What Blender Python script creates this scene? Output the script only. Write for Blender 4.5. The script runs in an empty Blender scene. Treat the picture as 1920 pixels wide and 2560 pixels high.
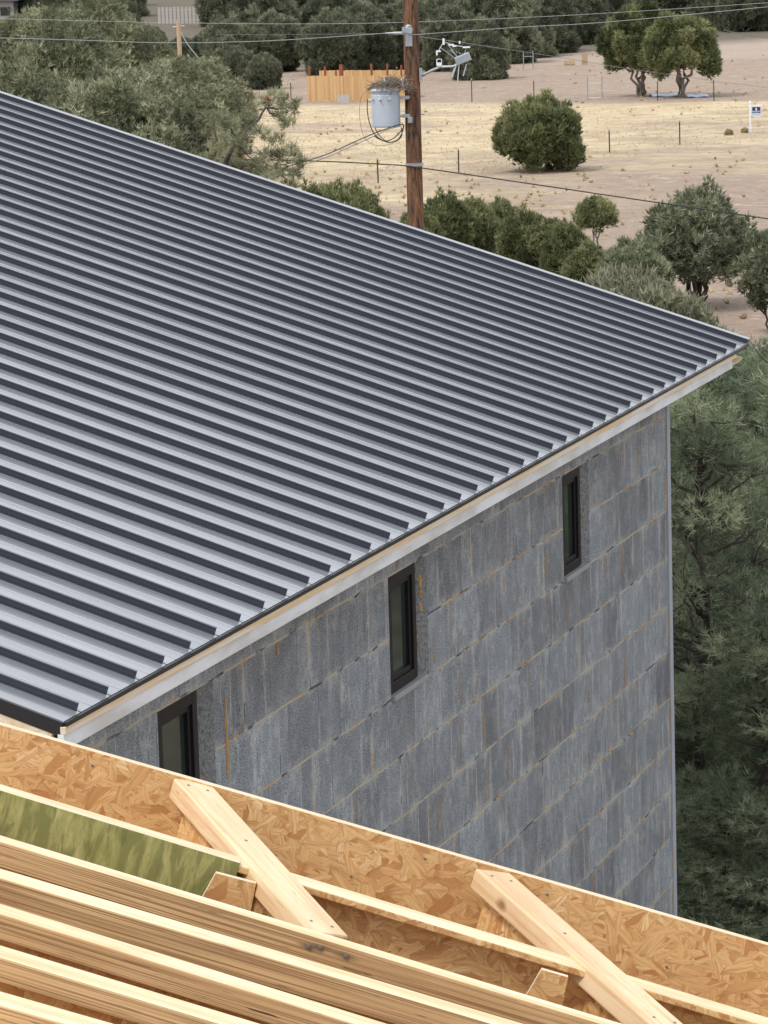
import bpy, math, random
import numpy as np
from mathutils import Vector, Matrix
random.seed(7)
RNG = np.random.default_rng(7)
SC = bpy.context.scene
COL = SC.collection
PI = math.pi

# ------------------------------------------------------------------ camera
F_PX, PITCH, ROLL, YAW = 8457.3, 0.17015, -0.029647, 0.33396        # photo is 1920 x 2560
CAM = Vector((7.48723, -16.41983, 4.08998))
FW = Vector((-math.sin(YAW)*math.cos(PITCH), math.cos(YAW)*math.cos(PITCH), -math.sin(PITCH)))
_rt = Vector((math.cos(YAW), math.sin(YAW), 0)); _up = _rt.cross(FW)
RT = _rt*math.cos(ROLL) + _up*math.sin(ROLL)
UP = _up*math.cos(ROLL) - _rt*math.sin(ROLL)
cd = bpy.data.cameras.new('camera'); cam = bpy.data.objects.new('camera', cd); COL.objects.link(cam)
m = Matrix((RT, UP, -FW)).transposed().to_4x4(); m.translation = CAM; cam.matrix_world = m
cd.sensor_fit = 'VERTICAL'; cd.sensor_height = 24; cd.lens = 24*F_PX/2560
cd.clip_start = 0.1; cd.clip_end = 3000
SC.camera = cam

# ------------------------------------------------------------------ sky, sun, exposure (bright overcast)
SUN_DIR = Vector((-0.42, -0.62, 1.15)).normalized()                   # towards the sun
w = bpy.data.worlds.new('World'); SC.world = w; w.use_nodes = True
nt = w.node_tree; nt.nodes.clear()
sky = nt.nodes.new('ShaderNodeTexSky'); sky.sky_type = 'NISHITA'; sky.sun_disc = False
sky.sun_elevation = math.asin(SUN_DIR.z); sky.sun_rotation = math.atan2(SUN_DIR.x, SUN_DIR.y)
sky.dust_density = 4; sky.air_density = 1.0; sky.ozone_density = 1.0
hs = nt.nodes.new('ShaderNodeHueSaturation'); hs.inputs['Saturation'].default_value = 0.42; hs.inputs['Value'].default_value = 1.0
bg = nt.nodes.new('ShaderNodeBackground'); bg.inputs['Strength'].default_value = 0.15
wo = nt.nodes.new('ShaderNodeOutputWorld')
nt.links.new(sky.outputs[0], hs.inputs['Color'])
tcw = nt.nodes.new('ShaderNodeTexCoord'); cn = nt.nodes.new('ShaderNodeTexNoise'); cn.inputs['Scale'].default_value = 2.2; cn.inputs['Detail'].default_value = 5
cr = nt.nodes.new('ShaderNodeValToRGB'); cr.color_ramp.elements[0].position = 0.30; cr.color_ramp.elements[0].color = (0.62, 0.62, 0.62, 1); cr.color_ramp.elements[1].position = 0.65; cr.color_ramp.elements[1].color = (0.95, 0.95, 0.95, 1)
cm = nt.nodes.new('ShaderNodeMix'); cm.data_type = 'RGBA'; cm.inputs[7].default_value = (6.45, 6.72, 7.10, 1)     # cloud cover
nt.links.new(tcw.outputs['Generated'], cn.inputs['Vector']); nt.links.new(cn.outputs[0], cr.inputs[0]); nt.links.new(cr.outputs[0], cm.inputs[0])
nt.links.new(hs.outputs[0], cm.inputs[6]); nt.links.new(cm.outputs[2], bg.inputs['Color']); nt.links.new(bg.outputs[0], wo.inputs['Surface'])
sl = bpy.data.lights.new('sun', 'SUN'); sl.energy = 1.5; sl.angle = math.radians(10); sl.color = (1.0, 0.955, 0.89)
so = bpy.data.objects.new('sun', sl); COL.objects.link(so)
so.rotation_euler = SUN_DIR.to_track_quat('Z', 'Y').to_euler(); so.location = (0, 0, 60)
SC.view_settings.view_transform = 'Standard'; SC.view_settings.look = 'None'
SC.view_settings.exposure = 0.45; SC.view_settings.gamma = 1
SC.cycles.max_bounces = 6; SC.cycles.transparent_max_bounces = 8

# ------------------------------------------------------------------ photo geometry: rays and the ground
ZG = CAM.z - 11.7
FH = Vector((FW.x, FW.y, 0)).normalized(); RH = Vector((FH.y, -FH.x, 0))
def gz(x, y):
    dx, dy = x-CAM.x, y-CAM.y
    s = dx*FH.x + dy*FH.y; l = dx*RH.x + dy*RH.y
    z = ZG
    if s > 300: z += 0.018*(s-300)
    z += 0.22*math.sin(x*0.045+1.3)*math.sin(y*0.037)*min(1, max(0, (s-60)/60))*0.5
    return z
def ray(px, py): return (FW*F_PX + RT*(px-960) + UP*(1280-py))/F_PX
def at_depth(px, py, d): return CAM + ray(px, py)*d
def on_ground(px, py):
    r = ray(px, py); lo, hi = 5.0, 2500.0
    for _ in range(60):
        mid = (lo+hi)/2; p = CAM + r*mid
        if p.z > gz(p.x, p.y): lo = mid
        else: hi = mid
    p = CAM + r*lo
    return p, lo
def depth_of(p): return (Vector(p)-CAM).dot(FW)

# ------------------------------------------------------------------ materials
class NT:
    def __init__(s, name, rough=0.7):
        s.m = bpy.data.materials.new(name); s.m.use_nodes = True
        s.t = s.m.node_tree; s.b = s.t.nodes['Principled BSDF']; s.b.inputs['Roughness'].default_value = rough
        s._tc = None
    def n(s, typ, ins=None, **pr):
        nd = s.t.nodes.new('ShaderNode'+typ)
        for k, v in pr.items(): setattr(nd, k, v)
        if ins:
            for k, v in ins.items():
                sock = nd.inputs[k]
                if hasattr(v, 'links'): s.t.links.new(v, sock)
                elif hasattr(v, 'outputs'): s.t.links.new(v.outputs[0], sock)
                else: sock.default_value = v
        return nd
    def obj(s, rnd=0.0):
        if s._tc is None: s._tc = s.n('TexCoord')
        o = s._tc.outputs['Object']
        if rnd:
            oi = s.n('ObjectInfo')
            k = s.n('VectorMath', {0: o}, operation='ADD')
            sc = s.n('Math', {0: oi.outputs['Random'], 1: rnd}, operation='MULTIPLY')
            s.t.links.new(sc.outputs[0], k.inputs[1]); return k.outputs[0]
        return o
    def gen(s):
        g = s.n('NewGeometry'); return g.outputs['Position']
    def map(s, v, scale=(1, 1, 1), rot=(0, 0, 0), loc=(0, 0, 0)):
        return s.n('Mapping', {'Vector': v, 'Scale': scale, 'Rotation': rot, 'Location': loc}).outputs[0]
    def noise(s, v, scale, detail=4, rough=0.55, dist=0.0):
        return s.n('TexNoise', {'Vector': v, 'Scale': scale, 'Detail': detail, 'Roughness': rough, 'Distortion': dist}).outputs[0]
    def ramp(s, f, stops, interp='LINEAR'):
        r = s.n('ValToRGB', {0: f}); e = r.color_ramp; e.interpolation = interp
        while len(e.elements) < len(stops): e.elements.new(0.5)
        for el, (p, c) in zip(e.elements, stops):
            el.position = p; el.color = (c, c, c, 1) if not hasattr(c, '__len__') else (*c, 1)
        return r.outputs[0]
    def mix(s, f, a, b, mode='MIX'):
        nd = s.n('Mix', data_type='RGBA', blend_type=mode)
        for k, v in ((0, f), (6, a), (7, b)):
            if hasattr(v, 'links'): s.t.links.new(v, nd.inputs[k])
            elif k == 0: nd.inputs[0].default_value = v
            else: nd.inputs[k].default_value = (*v, 1) if len(v) == 3 else v
        return nd.outputs[2]
    def math(s, op, a, b=0.0, c=0.0):
        nd = s.n('Math', {0: a, 1: b, 2: c}, operation=op); return nd.outputs[0]
    def color(s, v):
        if hasattr(v, 'links'): s.t.links.new(v, s.b.inputs['Base Color'])
        else: s.b.inputs['Base Color'].default_value = (*v, 1)
    def set(s, k, v):
        if hasattr(v, 'links'): s.t.links.new(v, s.b.inputs[k])
        else: s.b.inputs[k].default_value = v
    def bump(s, h, strength=0.3, dist=0.01):
        b = s.n('Bump', {'Height': h, 'Strength': strength, 'Distance': dist})
        s.t.links.new(b.outputs[0], s.b.inputs['Normal'])

M = {}
def simple(name, col, rough=0.7, metal=0.0, var=0.15, scale=6.0, spec=0.5, bump=0.0):
    a = NT(name, rough); v = a.obj(5.0)
    f = a.noise(v, scale, 5)
    c = a.mix(f, tuple(x*(1-var) for x in col), tuple(min(1, x*(1+var)) for x in col))
    a.color(c); a.set('Metallic', metal); a.set('Specular IOR Level', spec)
    if bump: a.bump(a.noise(v, scale*4, 4), bump, 0.01)
    M[name] = a.m; return a.m

simple('galvanised', (0.42, 0.45, 0.48), 0.35, 0.8, 0.2, 8)
simple('tank_grey', (0.42, 0.47, 0.54), 0.35, 0.0, 0.08, 3)
simple('white_paint', (0.75, 0.77, 0.80), 0.5, 0, 0.06, 3)
simple('porcelain', (0.5, 0.5, 0.52), 0.2, 0, 0.1, 3)
simple('black_rubber', (0.018, 0.018, 0.02), 0.5, 0, 0.2, 5)
simple('wire_metal', (0.16, 0.17, 0.18), 0.45, 0.6, 0.1, 2)
simple('wire_bright', (0.30, 0.31, 0.32), 0.4, 0.3, 0.1, 2)
simple('post_steel', (0.05, 0.045, 0.04), 0.7, 0.2, 0.3, 8)
simple('window_black', (0.010, 0.009, 0.011), 0.45, 0, 0.2, 5, spec=0.2)
simple('rail_red', (0.22, 0.055, 0.03), 0.7, 0, 0.25, 5)
simple('weathered_grey', (0.36, 0.34, 0.32), 0.85, 0, 0.3, 7)
simple('sign_blue', (0.02, 0.035, 0.12), 0.4, 0, 0.05, 3)
simple('sign_pale', (0.45, 0.56, 0.72), 0.4, 0, 0.05, 3)
simple('nest_twig', (0.20, 0.165, 0.13), 0.9, 0, 0.4, 12)
simple('stucco', (0.32, 0.30, 0.28), 0.85, 0, 0.15, 4)
simple('shingle', (0.12, 0.12, 0.125), 0.8, 0, 0.2, 4)
simple('tan_board', (0.40, 0.29, 0.18), 0.8, 0, 0.2, 5)
simple('nail_steel', (0.26, 0.25, 0.25), 0.4, 0.6, 0.2, 20)

# one standing-seam steel: sky sheen painted into pale pans, shade into dark seams
a = NT('roof_steel_lit', 0.2); v = a.obj()
f = a.noise(a.map(v, (0.25, 3.0, 1)), 1.0, 4)
f2 = a.noise(a.map(v, (0.35, 26.0, 1)), 1.0, 3)
s3 = a.n('SeparateXYZ', {0: v}); pid = a.n('TexWhiteNoise', {'W': a.math('FLOOR', a.math('DIVIDE', s3.outputs[1], 0.4064))}, noise_dimensions='1D').outputs[0]
c = a.mix(f, (0.132, 0.141, 0.160), (0.200, 0.213, 0.238)); c = a.mix(a.math('MULTIPLY', pid, 0.45), c, (0.25, 0.265, 0.29))
dst = a.noise(a.map(v, (1.6, 7.0, 1)), 1.0, 5, 0.7)
c = a.mix(a.ramp(dst, [(0.55, 0.0), (0.75, 0.35)]), c, (0.34, 0.33, 0.31)); a.color(c)
a.set('IOR', 3.0); a.set('Roughness', a.ramp(a.noise(a.map(v, (0.6, 9, 1)), 1.0, 3), [(0.3, 0.19), (0.7, 0.29)]))
a.bump(a.math('ADD', f2, a.math('MULTIPLY', a.noise(a.map(v, (1.1, 3.4, 1)), 1.0, 3), 3.0)), 0.16, 0.006); M['roof_steel_lit'] = a.m
a = NT('roof_steel_shaded', 0.3); a.color((0.030, 0.033, 0.047)); a.set('IOR', 1.45); M['roof_steel_shaded'] = a.m  # same metal as the pans, colour darkened to stand for shade on the seams
a = NT('trim_black', 0.35); a.color((0.012, 0.013, 0.016)); a.set('IOR', 1.5); M['trim_black'] = a.m

# insulated foam block wall
COURSE, Z0W, OV = 0.457, -0.4968, 0.3477
a = NT('foam_block', 0.85); v = a.obj()
sx = a.n('SeparateXYZ', {0: v})
yz = a.n('CombineXYZ', {0: sx.outputs['Y'], 1: sx.outputs['Z'], 2: 0.0}).outputs[0]
wob = a.n('VectorMath', {0: a.n('TexNoise', {'Vector': yz, 'Scale': 4.5, 'Detail': 5.0}).outputs['Color'], 1: (0.5, 0.5, 0.5)}, operation='SUBTRACT').outputs[0]
wob = a.n('VectorMath', {0: wob, 'Scale': 0.034}, operation='SCALE').outputs[0]
yzw = a.n('VectorMath', {0: yz, 1: wob}, operation='ADD').outputs[0]
yzs = a.map(yzw, loc=(0.35, -Z0W, 0))
def brick(vec, wdt, mort, off=0.5, freq=2):
    b = a.n('TexBrick', {'Vector': vec, 'Color1': (1, 1, 1, 1), 'Color2': (0, 0, 0, 1), 'Mortar': (0.5, 0.5, 0.5, 1), 'Scale': 1.0, 'Mortar Size': mort,
                         'Mortar Smooth': 0.15, 'Bias': 0.0, 'Brick Width': wdt, 'Row Height': COURSE})
    b.offset = off; b.offset_frequency = freq; b.squash = 1.0; return b
b1 = brick(yzs, 1.22, 0.009)
b2 = brick(a.map(yzs, loc=(0.23, 0, 0)), 0.61, 0.0055, 0.37)
joint = b1.outputs['Fac']; joint2 = b2.outputs['Fac']
beads = a.n('TexVoronoi', {'Vector': v, 'Scale': 105.0}).outputs['Distance']
speck = a.noise(v, 95, 4, 0.85)
zr = a.math('DIVIDE', a.math('SUBTRACT', sx.outputs['Z'], Z0W), COURSE)
row = a.math('FLOOR', zr); rowr = a.n('TexWhiteNoise', {'W': row}, noise_dimensions='1D').outputs[0]
yr = a.math('ADD', sx.outputs['Y'], a.math('MULTIPLY', rowr, 37.0))
bv = a.n('CombineXYZ', {0: yr, 1: sx.outputs['Z'], 2: b1.outputs['Color']}).outputs[0]
wash = a.noise(a.map(bv, (1.25, 0.7, 3.0)), 2.0, 6, 0.58)
wash2 = a.noise(a.map(bv, (3.0, 0.9, 3.0)), 1.7, 5, 0.62)
blot = a.noise(v, 3.6, 6, 0.68)
soft1 = a.n('TexBrick', {'Vector': yzs, 'Scale': 1.0, 'Mortar Size': 0.075, 'Mortar Smooth': 1.0, 'Brick Width': 1.22, 'Row Height': COURSE}).outputs['Fac']
soft2 = a.n('TexBrick', {'Vector': a.map(yzs, loc=(0.23, 0, 0)), 'Scale': 1.0, 'Mortar Size': 0.05, 'Mortar Smooth': 1.0, 'Brick Width': 0.61, 'Row Height': COURSE}); soft2.offset = 0.37; soft2 = soft2.outputs['Fac']
tone = a.mix(0.5, b1.outputs['Color'], b2.outputs['Color'])
c = a.mix(a.ramp(wash, [(0.36, 0.0), (0.66, 1.0)]), (0.066, 0.080, 0.104), (0.178, 0.200, 0.240))
c = a.mix(a.math('MULTIPLY', a.ramp(wash2, [(0.53, 0.0), (0.74, 1.0)]), 0.55), c, (0.37, 0.395, 0.42))
pale = a.math('MULTIPLY', a.math('MAXIMUM', soft1, a.math('MULTIPLY', soft2, 0.8)), a.ramp(blot, [(0.44, 0.0), (0.60, 1.0)]))
c = a.mix(a.math('MULTIPLY', pale, 0.75), c, (0.47, 0.475, 0.45))
c = a.mix(a.math('MULTIPLY', a.ramp(a.noise(bv, 4.5, 6, 0.7), [(0.52, 0.0), (0.68, 1.0)]), 0.5), c, (0.40, 0.42, 0.42))
c = a.mix(a.math('MULTIPLY', tone, 0.6), c, (0.085, 0.125, 0.148))
vein = a.math('ABSOLUTE', a.math('SUBTRACT', a.noise(a.map(v, (1, 3.0, 1.3)), 1.6, 6, 0.7), 0.5))
c = a.mix(a.math('MULTIPLY', a.ramp(vein, [(0.0, 0.55), (0.035, 0.0)]), a.ramp(blot, [(0.4, 0), (0.6, 1)])), c, (0.47, 0.48, 0.46))
c = a.mix(a.ramp(speck, [(0.50, 0.0), (0.62, 0.9)]), c, (0.55, 0.56, 0.55))
c = a.mix(a.ramp(a.noise(v, 85, 3, 0.8), [(0.36, 0.75), (0.46, 0.0)]), c, (0.075, 0.082, 0.098))
jn = a.ramp(a.noise(yz, 2.6, 5, 0.6), [(0.40, (0.035, 0.037, 0.042)), (0.46, (0.33, 0.325, 0.29)), (0.56, (0.40, 0.35, 0.25)), (0.63, (0.46, 0.29, 0.12))])
tn = a.ramp(a.mix(0.6, b1.outputs['Color'], b2.outputs['Color']), [(0.0, 0.60), (0.5, 0.90), (1.0, 1.20)])
c = a.mix(1.0, c, tn, 'MULTIPLY')
c = a.mix(a.math('MULTIPLY', joint2, 0.9), c, a.ramp(a.noise(yz, 1.7, 4, 0.6), [(0.42, (0.05, 0.052, 0.06)), (0.55, (0.37, 0.375, 0.35))]))
c = a.mix(a.math('MULTIPLY', a.math('MULTIPLY', joint, a.ramp(a.noise(yz, 5.0, 5, 0.7), [(0.34, 0.5), (0.50, 1.0)])), 0.9), c, jn)
a.color(c)
h = a.math('SUBTRACT', a.math('MULTIPLY', beads, 0.25), a.math('ADD', joint, a.math('MULTIPLY', joint2, 0.5)))
a.bump(h, 0.45, 0.006); M['foam_block'] = a.m
simple('foam_rough', (0.21, 0.22, 0.225), 0.95, 0, 0.9, 60, bump=1.0)
simple('foam_corner', (0.30, 0.33, 0.38), 0.8, 0, 0.15, 7)
simple('foam_sealant', (0.42, 0.235, 0.075), 0.75, 0, 0.35, 25)
simple('concrete_grey', (0.25, 0.26, 0.27), 0.9, 0, 0.2, 9)

def glass(name, tint):
    a = NT(name, 0.06); v = a.obj()
    f = a.noise(a.map(v, (1, 18, 2.5)), 1.0, 4)
    a.color(a.mix(f, (0.010, 0.016, 0.015), tint)); a.set('IOR', 1.5); M[name] = a.m
glass('window_glass', (0.03, 0.045, 0.038))

# fascia: raw wood strip and white wrap
a = NT('fascia_wood', 0.7); v = a.obj(3.0)
f = a.noise(a.map(v, (12, 1.1, 30)), 1.0, 5, 0.6, 0.5)
a.color(a.mix(a.ramp(f, [(0.40, 0.0), (0.62, 1.0)]), (0.64, 0.58, 0.48), (0.60, 0.43, 0.23))); M['fascia_wood'] = a.m
a = NT('fascia_white', 0.55); v = a.obj()
f = a.noise(a.map(v, (6, 1.5, 6)), 1.0, 4)
a.color(a.mix(a.ramp(f, [(0.4, 0), (0.62, 1)]), (0.66, 0.68, 0.71), (0.50, 0.50, 0.48))); M['fascia_white'] = a.m

# lumber: grain runs along local X
def lumber(name, light, dark, knots=True, rings=1.0, lam=False):
    a = NT(name, 0.65); v = a.obj(7.0)
    g = a.noise(a.map(v, (1.5, 42*rings, 42*rings)), 1.0, 7, 0.68, 0.45)
    wv = a.noise(a.map(v, (2.2, 9*rings, 9*rings)), 1.0, 3, 0.5, 0.8)
    c = a.mix(a.ramp(wv, [(0.35, 0.0), (0.65, 1.0)]), light, tuple(0.55*x+0.45*y for x, y in zip(light, dark)))
    c = a.mix(a.ramp(g, [(0.47, 0.0), (0.68, 0.45 if lam else 0.85)]), c, dark)
    sh = a.noise(a.map(v, (3.5, 14, 14), loc=(2, 7, 1)), 1.0, 4, 0.6, 1.2)
    c = a.mix(a.ramp(sh, [(0.50, 0.0), (0.70, 0.35)]), c, (0.62, 0.36, 0.20))
    if lam:
        fine = a.noise(a.map(v, (1.6, 5, 420)), 1.0, 3, 0.6, 0.0)
        c = a.mix(a.ramp(fine, [(0.42, 0.8), (0.54, 0.0)]), c, tuple(x*0.55 for x in dark))
        crk = a.noise(a.map(v, (9.0, 40, 190), loc=(3, 1, 5)), 1.0, 2, 0.5)
        c = a.mix(a.ramp(crk, [(0.71, 0.0), (0.74, 0.85)]), c, (0.05, 0.02, 0.008))
    if knots:
        kn = a.n('TexVoronoi', {'Vector': a.map(v, (2.0, 5.5, 5.5), loc=(0.3, 0.2, 0.1)), 'Scale': 1.0, 'Randomness': 1.0})
        k = a.ramp(kn.outputs['Distance'], [(0.0, 1.0), (0.085, 0.75), (0.13, 0.0)])
        c = a.mix(a.math('MULTIPLY', k, 0.8), c, (0.22, 0.10, 0.045))
    fl = a.noise(a.map(v, (14, 150, 150)), 1.0, 3, 0.6)
    c = a.mix(a.ramp(fl, [(0.66, 0.0), (0.72, 0.6)]), c, tuple(x*0.5 for x in dark))
    a.color(c); a.bump(g, 0.25, 0.002); M[name] = a.m
lumber('pine_lumber', (0.74, 0.58, 0.37), (0.48, 0.28, 0.12))
lumber('flange_top', (0.82, 0.70, 0.49), (0.62, 0.42, 0.20), knots=False)
lumber('laminated_side', (0.70, 0.475, 0.245), (0.40, 0.215, 0.085), knots=False, lam=True)

# oriented strand board: several layers of flakes, the topmost flake wins
def osb(name, cols, dark, fx=10.0, fy=30.0, horiz=(0, 2), vary=0.0, angs=(-1.2, -0.5, 0.1, 0.6, 1.15, -0.85, 0.35, 1.45, -0.2, 0.05)):
    a = NT(name, 0.6); v = a.obj(11.0)
    s3 = a.n('SeparateXYZ', {0: v})
    p2 = a.n('CombineXYZ', {0: s3.outputs[horiz[0]], 1: s3.outputs[horiz[1]], 2: 0.0}).outputs[0]
    wb = a.n('VectorMath', {0: a.n('TexNoise', {'Vector': p2, 'Scale': 26.0, 'Detail': 4.0}).outputs['Color'], 'Scale': 0.012}, operation='SCALE').outputs[0]
    p2 = a.n('VectorMath', {0: p2, 1: wb}, operation='ADD').outputs[0]
    best = None
    for i, an in enumerate(angs):
        rot = a.map(p2, rot=(0, 0, an+vary), loc=(i*3.17, i*1.93, 0))
        mp = a.map(rot, (fx*(0.8+0.09*i), fy*(0.8+0.07*i), 1))
        vo = a.n('TexVoronoi', {'Vector': mp, 'Scale': 1.0, 'Randomness': 1.0}, voronoi_dimensions='2D')
        sp = a.n('SeparateColor', {0: vo.outputs['Color']})
        hgt, tone = sp.outputs[0], sp.outputs[1]
        gr = a.noise(a.map(rot, (12, 230, 1)), 1.0, 4, 0.65, 0.6)
        cc = a.ramp(tone, [(0.0, cols[0]), (0.3, cols[1]), (0.6, cols[2]), (0.86, cols[3]), (1.0, cols[4])])
        cc = a.mix(a.ramp(gr, [(0.40, 0.6), (0.56, 0.0)]), cc, dark)
        ed = a.ramp(vo.outputs['Distance'], [(0.62, 0.0), (0.85, 0.55)])
        cc = a.mix(ed, cc, tuple(x*0.7 for x in dark))
        if best is None: best, bc = hgt, cc
        else:
            g = a.math('GREATER_THAN', hgt, best)
            bc = a.mix(g, bc, cc); best = a.math('MAXIMUM', hgt, best)
    chips = a.noise(a.map(p2, (70, 300, 1), rot=(0, 0, 0.4)), 1.0, 2, 0.6)
    bc = a.mix(a.ramp(chips, [(0.68, 0.0), (0.73, 0.85)]), bc, tuple(x*0.3 for x in dark))
    big = a.noise(p2, 3.0, 3)
    bc = a.mix(a.ramp(big, [(0.45, 0.0), (0.75, 0.35)]), bc, dark)
    a.color(bc); a.bump(best, 0.35, 0.002); M[name] = a.m
OSBC = [(0.44, 0.21, 0.08), (0.67, 0.43, 0.19), (0.74, 0.52, 0.25), (0.66, 0.41, 0.18), (0.80, 0.60, 0.33)]
osb('strand_board', OSBC, (0.42, 0.20, 0.07), fx=17.0, fy=58.0)
a = NT('green_board', 0.6); v = a.obj(11.0)
g1 = a.noise(a.map(v, (34, 34, 7.5), rot=(0, 0.18, 0)), 1.0, 6, 0.7, 0.7); g2 = a.noise(v, 9.0, 5, 0.65, 0.5); g3 = a.noise(a.map(v, (90, 90, 16), rot=(0, -0.25, 0)), 1.0, 4, 0.7)
c = a.mix(a.ramp(g2, [(0.35, 0), (0.65, 1)]), (0.25, 0.265, 0.080), (0.40, 0.375, 0.15))
c = a.mix(a.ramp(g1, [(0.46, 0), (0.56, 0.8)]), c, (0.17, 0.175, 0.055))
c = a.mix(a.ramp(g1, [(0.34, 0.5), (0.42, 0)]), c, (0.56, 0.50, 0.24))
c = a.mix(a.ramp(g3, [(0.55, 0), (0.66, 0.5)]), c, (0.11, 0.105, 0.035))
c = a.mix(a.ramp(a.noise(a.map(v, (14, 14, 3.0), loc=(4, 4, 4)), 1.0, 4, 0.6), [(0.62, 0), (0.70, 0.6)]), c, (0.15, 0.12, 0.04))
a.color(c); a.bump(g1, 0.4, 0.002); M['green_board'] = a.m
a = NT('board_edge', 0.7); v = a.obj()
a.color(a.mix(a.noise(a.map(v, (3, 3, 200)), 1.0, 3), (0.74, 0.62, 0.46), (0.62, 0.46, 0.29))); M['board_edge'] = a.m

# pole wood
a = NT('pole_wood', 0.8); v = a.obj()
g = a.noise(a.map(v, (13, 13, 0.4)), 1.0, 6, 0.7, 0.4)
c = a.mix(a.ramp(g, [(0.40, 0.0), (0.55, 1.0)]), (0.014, 0.008, 0.006), (0.15, 0.066, 0.028))
c = a.mix(a.ramp(a.noise(a.map(v, (22, 22, 0.8)), 1.0, 4), [(0.58, 0), (0.72, 0.6)]), c, (0.33, 0.18, 0.085))
a.color(c); a.bump(g, 0.5, 0.02); M['pole_wood'] = a.m
# cedar pickets
a = NT('cedar', 0.75); v = a.obj()
s3 = a.n('SeparateXYZ', {0: v})
pk = a.n('TexWhiteNoise', {'W': a.math('FLOOR', a.math('MULTIPLY', s3.outputs[0], 7.0))}, noise_dimensions='1D').outputs[0]
c = a.mix(pk, (0.44, 0.26, 0.11), (0.58, 0.38, 0.19))
c = a.mix(a.ramp(a.noise(a.map(v, (9, 9, 0.8)), 1.0, 4), [(0.5, 0), (0.75, 0.5)]), c, (0.30, 0.16, 0.07))
a.color(c); M['cedar'] = a.m
# bark
a = NT('bark', 0.9); v = a.obj()
g = a.noise(a.map(v, (14, 14, 3)), 1.0, 5, 0.7)
a.color(a.mix(g, (0.09, 0.075, 0.06), (0.42, 0.36, 0.30))); a.bump(g, 0.6, 0.02); M['bark'] = a.m
a = NT('bark_dark', 0.9); v = a.obj()
g = a.noise(a.map(v, (14, 14, 3)), 1.0, 5, 0.7)
a.color(a.mix(g, (0.022, 0.018, 0.016), (0.10, 0.08, 0.065))); a.bump(g, 0.6, 0.02); M['bark_dark'] = a.m
# foliage: per-clump tint stored on the mesh
def foliage(name, lo, mid, hi):
    a = NT(name, 0.6); at = a.n('Attribute', attribute_name='tint')
    oi = a.n('ObjectInfo')
    f = a.math('ADD', at.outputs['Fac'], a.math('MULTIPLY', a.math('SUBTRACT', oi.outputs['Random'], 0.5), 0.22))
    a.color(a.ramp(f, [(0.0, lo), (0.5, mid), (1.0, hi)])); a.set('Specular IOR Level', 0.3)
    tr = a.n('BsdfTranslucent'); a.t.links.new(a.b.inputs['Base Color'].links[0].from_socket, tr.inputs[0])
    mx = a.n('MixShader', {0: 0.22}); a.t.links.new(a.b.outputs[0], mx.inputs[1]); a.t.links.new(tr.outputs[0], mx.inputs[2])
    out = [n for n in a.t.nodes if n.type == 'OUTPUT_MATERIAL'][0]; a.t.links.new(mx.outputs[0], out.inputs[0])
    M[name] = a.m
foliage('juniper_green', (0.052, 0.064, 0.027), (0.145, 0.166, 0.070), (0.39, 0.39, 0.20))
foliage('grey_green', (0.066, 0.078, 0.046), (0.195, 0.215, 0.130), (0.43, 0.45, 0.30))
foliage('pine_green', (0.062, 0.084, 0.052), (0.185, 0.228, 0.138), (0.43, 0.47, 0.30))
foliage('far_green', (0.060, 0.070, 0.046), (0.155, 0.170, 0.108), (0.32, 0.33, 0.215))
foliage('pinyon_green', (0.072, 0.080, 0.046), (0.205, 0.215, 0.125), (0.48, 0.48, 0.31))
foliage('brush_grey', (0.12, 0.125, 0.08), (0.20, 0.205, 0.13), (0.34, 0.33, 0.23))
foliage('cone_rust', (0.10, 0.045, 0.015), (0.28, 0.13, 0.04), (0.45, 0.25, 0.08))
foliage('straw', (0.26, 0.19, 0.10), (0.48, 0.38, 0.21), (0.66, 0.55, 0.34))

# ground: straw-coloured field between bands of bare pinkish dirt
def line_coef(p, q, up):                                # signed distance (m) to the line pq, positive towards `up`
    (x0, y0), (x1, y1) = p, q
    nx, ny = -(y1-y0), (x1-x0); l = math.hypot(nx, ny); nx, ny = nx/l, ny/l
    if nx*(up[0]-x0)+ny*(up[1]-y0) < 0: nx, ny = -nx, -ny
    return nx, ny, -(nx*x0+ny*y0)
gp = lambda px, py: tuple(on_ground(px, py)[0])[:2]
a = NT('field_ground', 0.95); v = a.gen()
def sdist(p, q, up):
    nx, ny, cc = line_coef(gp(*p), gp(*q), gp(*up))
    d = a.n('VectorMath', {0: v, 1: (nx, ny, 0)}, operation='DOT_PRODUCT').outputs['Value']
    return a.math('ADD', d, cc)
big = a.math('MULTIPLY', a.math('SUBTRACT', a.noise(v, 0.055, 5, 0.6), 0.5), 55.0)
med = a.noise(v, 0.45, 6, 0.65); fine = a.noise(v, 3.5, 6, 0.7); grit = a.noise(v, 12.0, 4, 0.75)
d1 = sdist((1920, 350), (1000, 470), (1400, 200)); d2 = sdist((1920, 256), (1050, 262), (1400, 600)); d3 = sdist((1920, 150), (1200, 175), (1400, 300))
dirt = a.mix(med, (0.265, 0.190, 0.142), (0.385, 0.29, 0.222))
dirt = a.mix(a.ramp(fine, [(0.45, 0), (0.7, 0.55)]), dirt, (0.46, 0.37, 0.285))
dirt = a.mix(a.ramp(grit, [(0.58, 0), (0.72, 0.5)]), dirt, (0.14, 0.10, 0.08))
straw = a.mix(a.ramp(med, [(0.35, 0), (0.65, 1)]), (0.48, 0.37, 0.225), (0.68, 0.555, 0.36))
stk = a.noise(v, 1.1, 5, 0.7)
straw = a.mix(a.ramp(stk, [(0.54, 0), (0.66, 0.6)]), straw, (0.30, 0.22, 0.14))
dirt = a.mix(a.ramp(stk, [(0.56, 0), (0.68, 0.55)]), dirt, (0.22, 0.16, 0.125))
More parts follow.
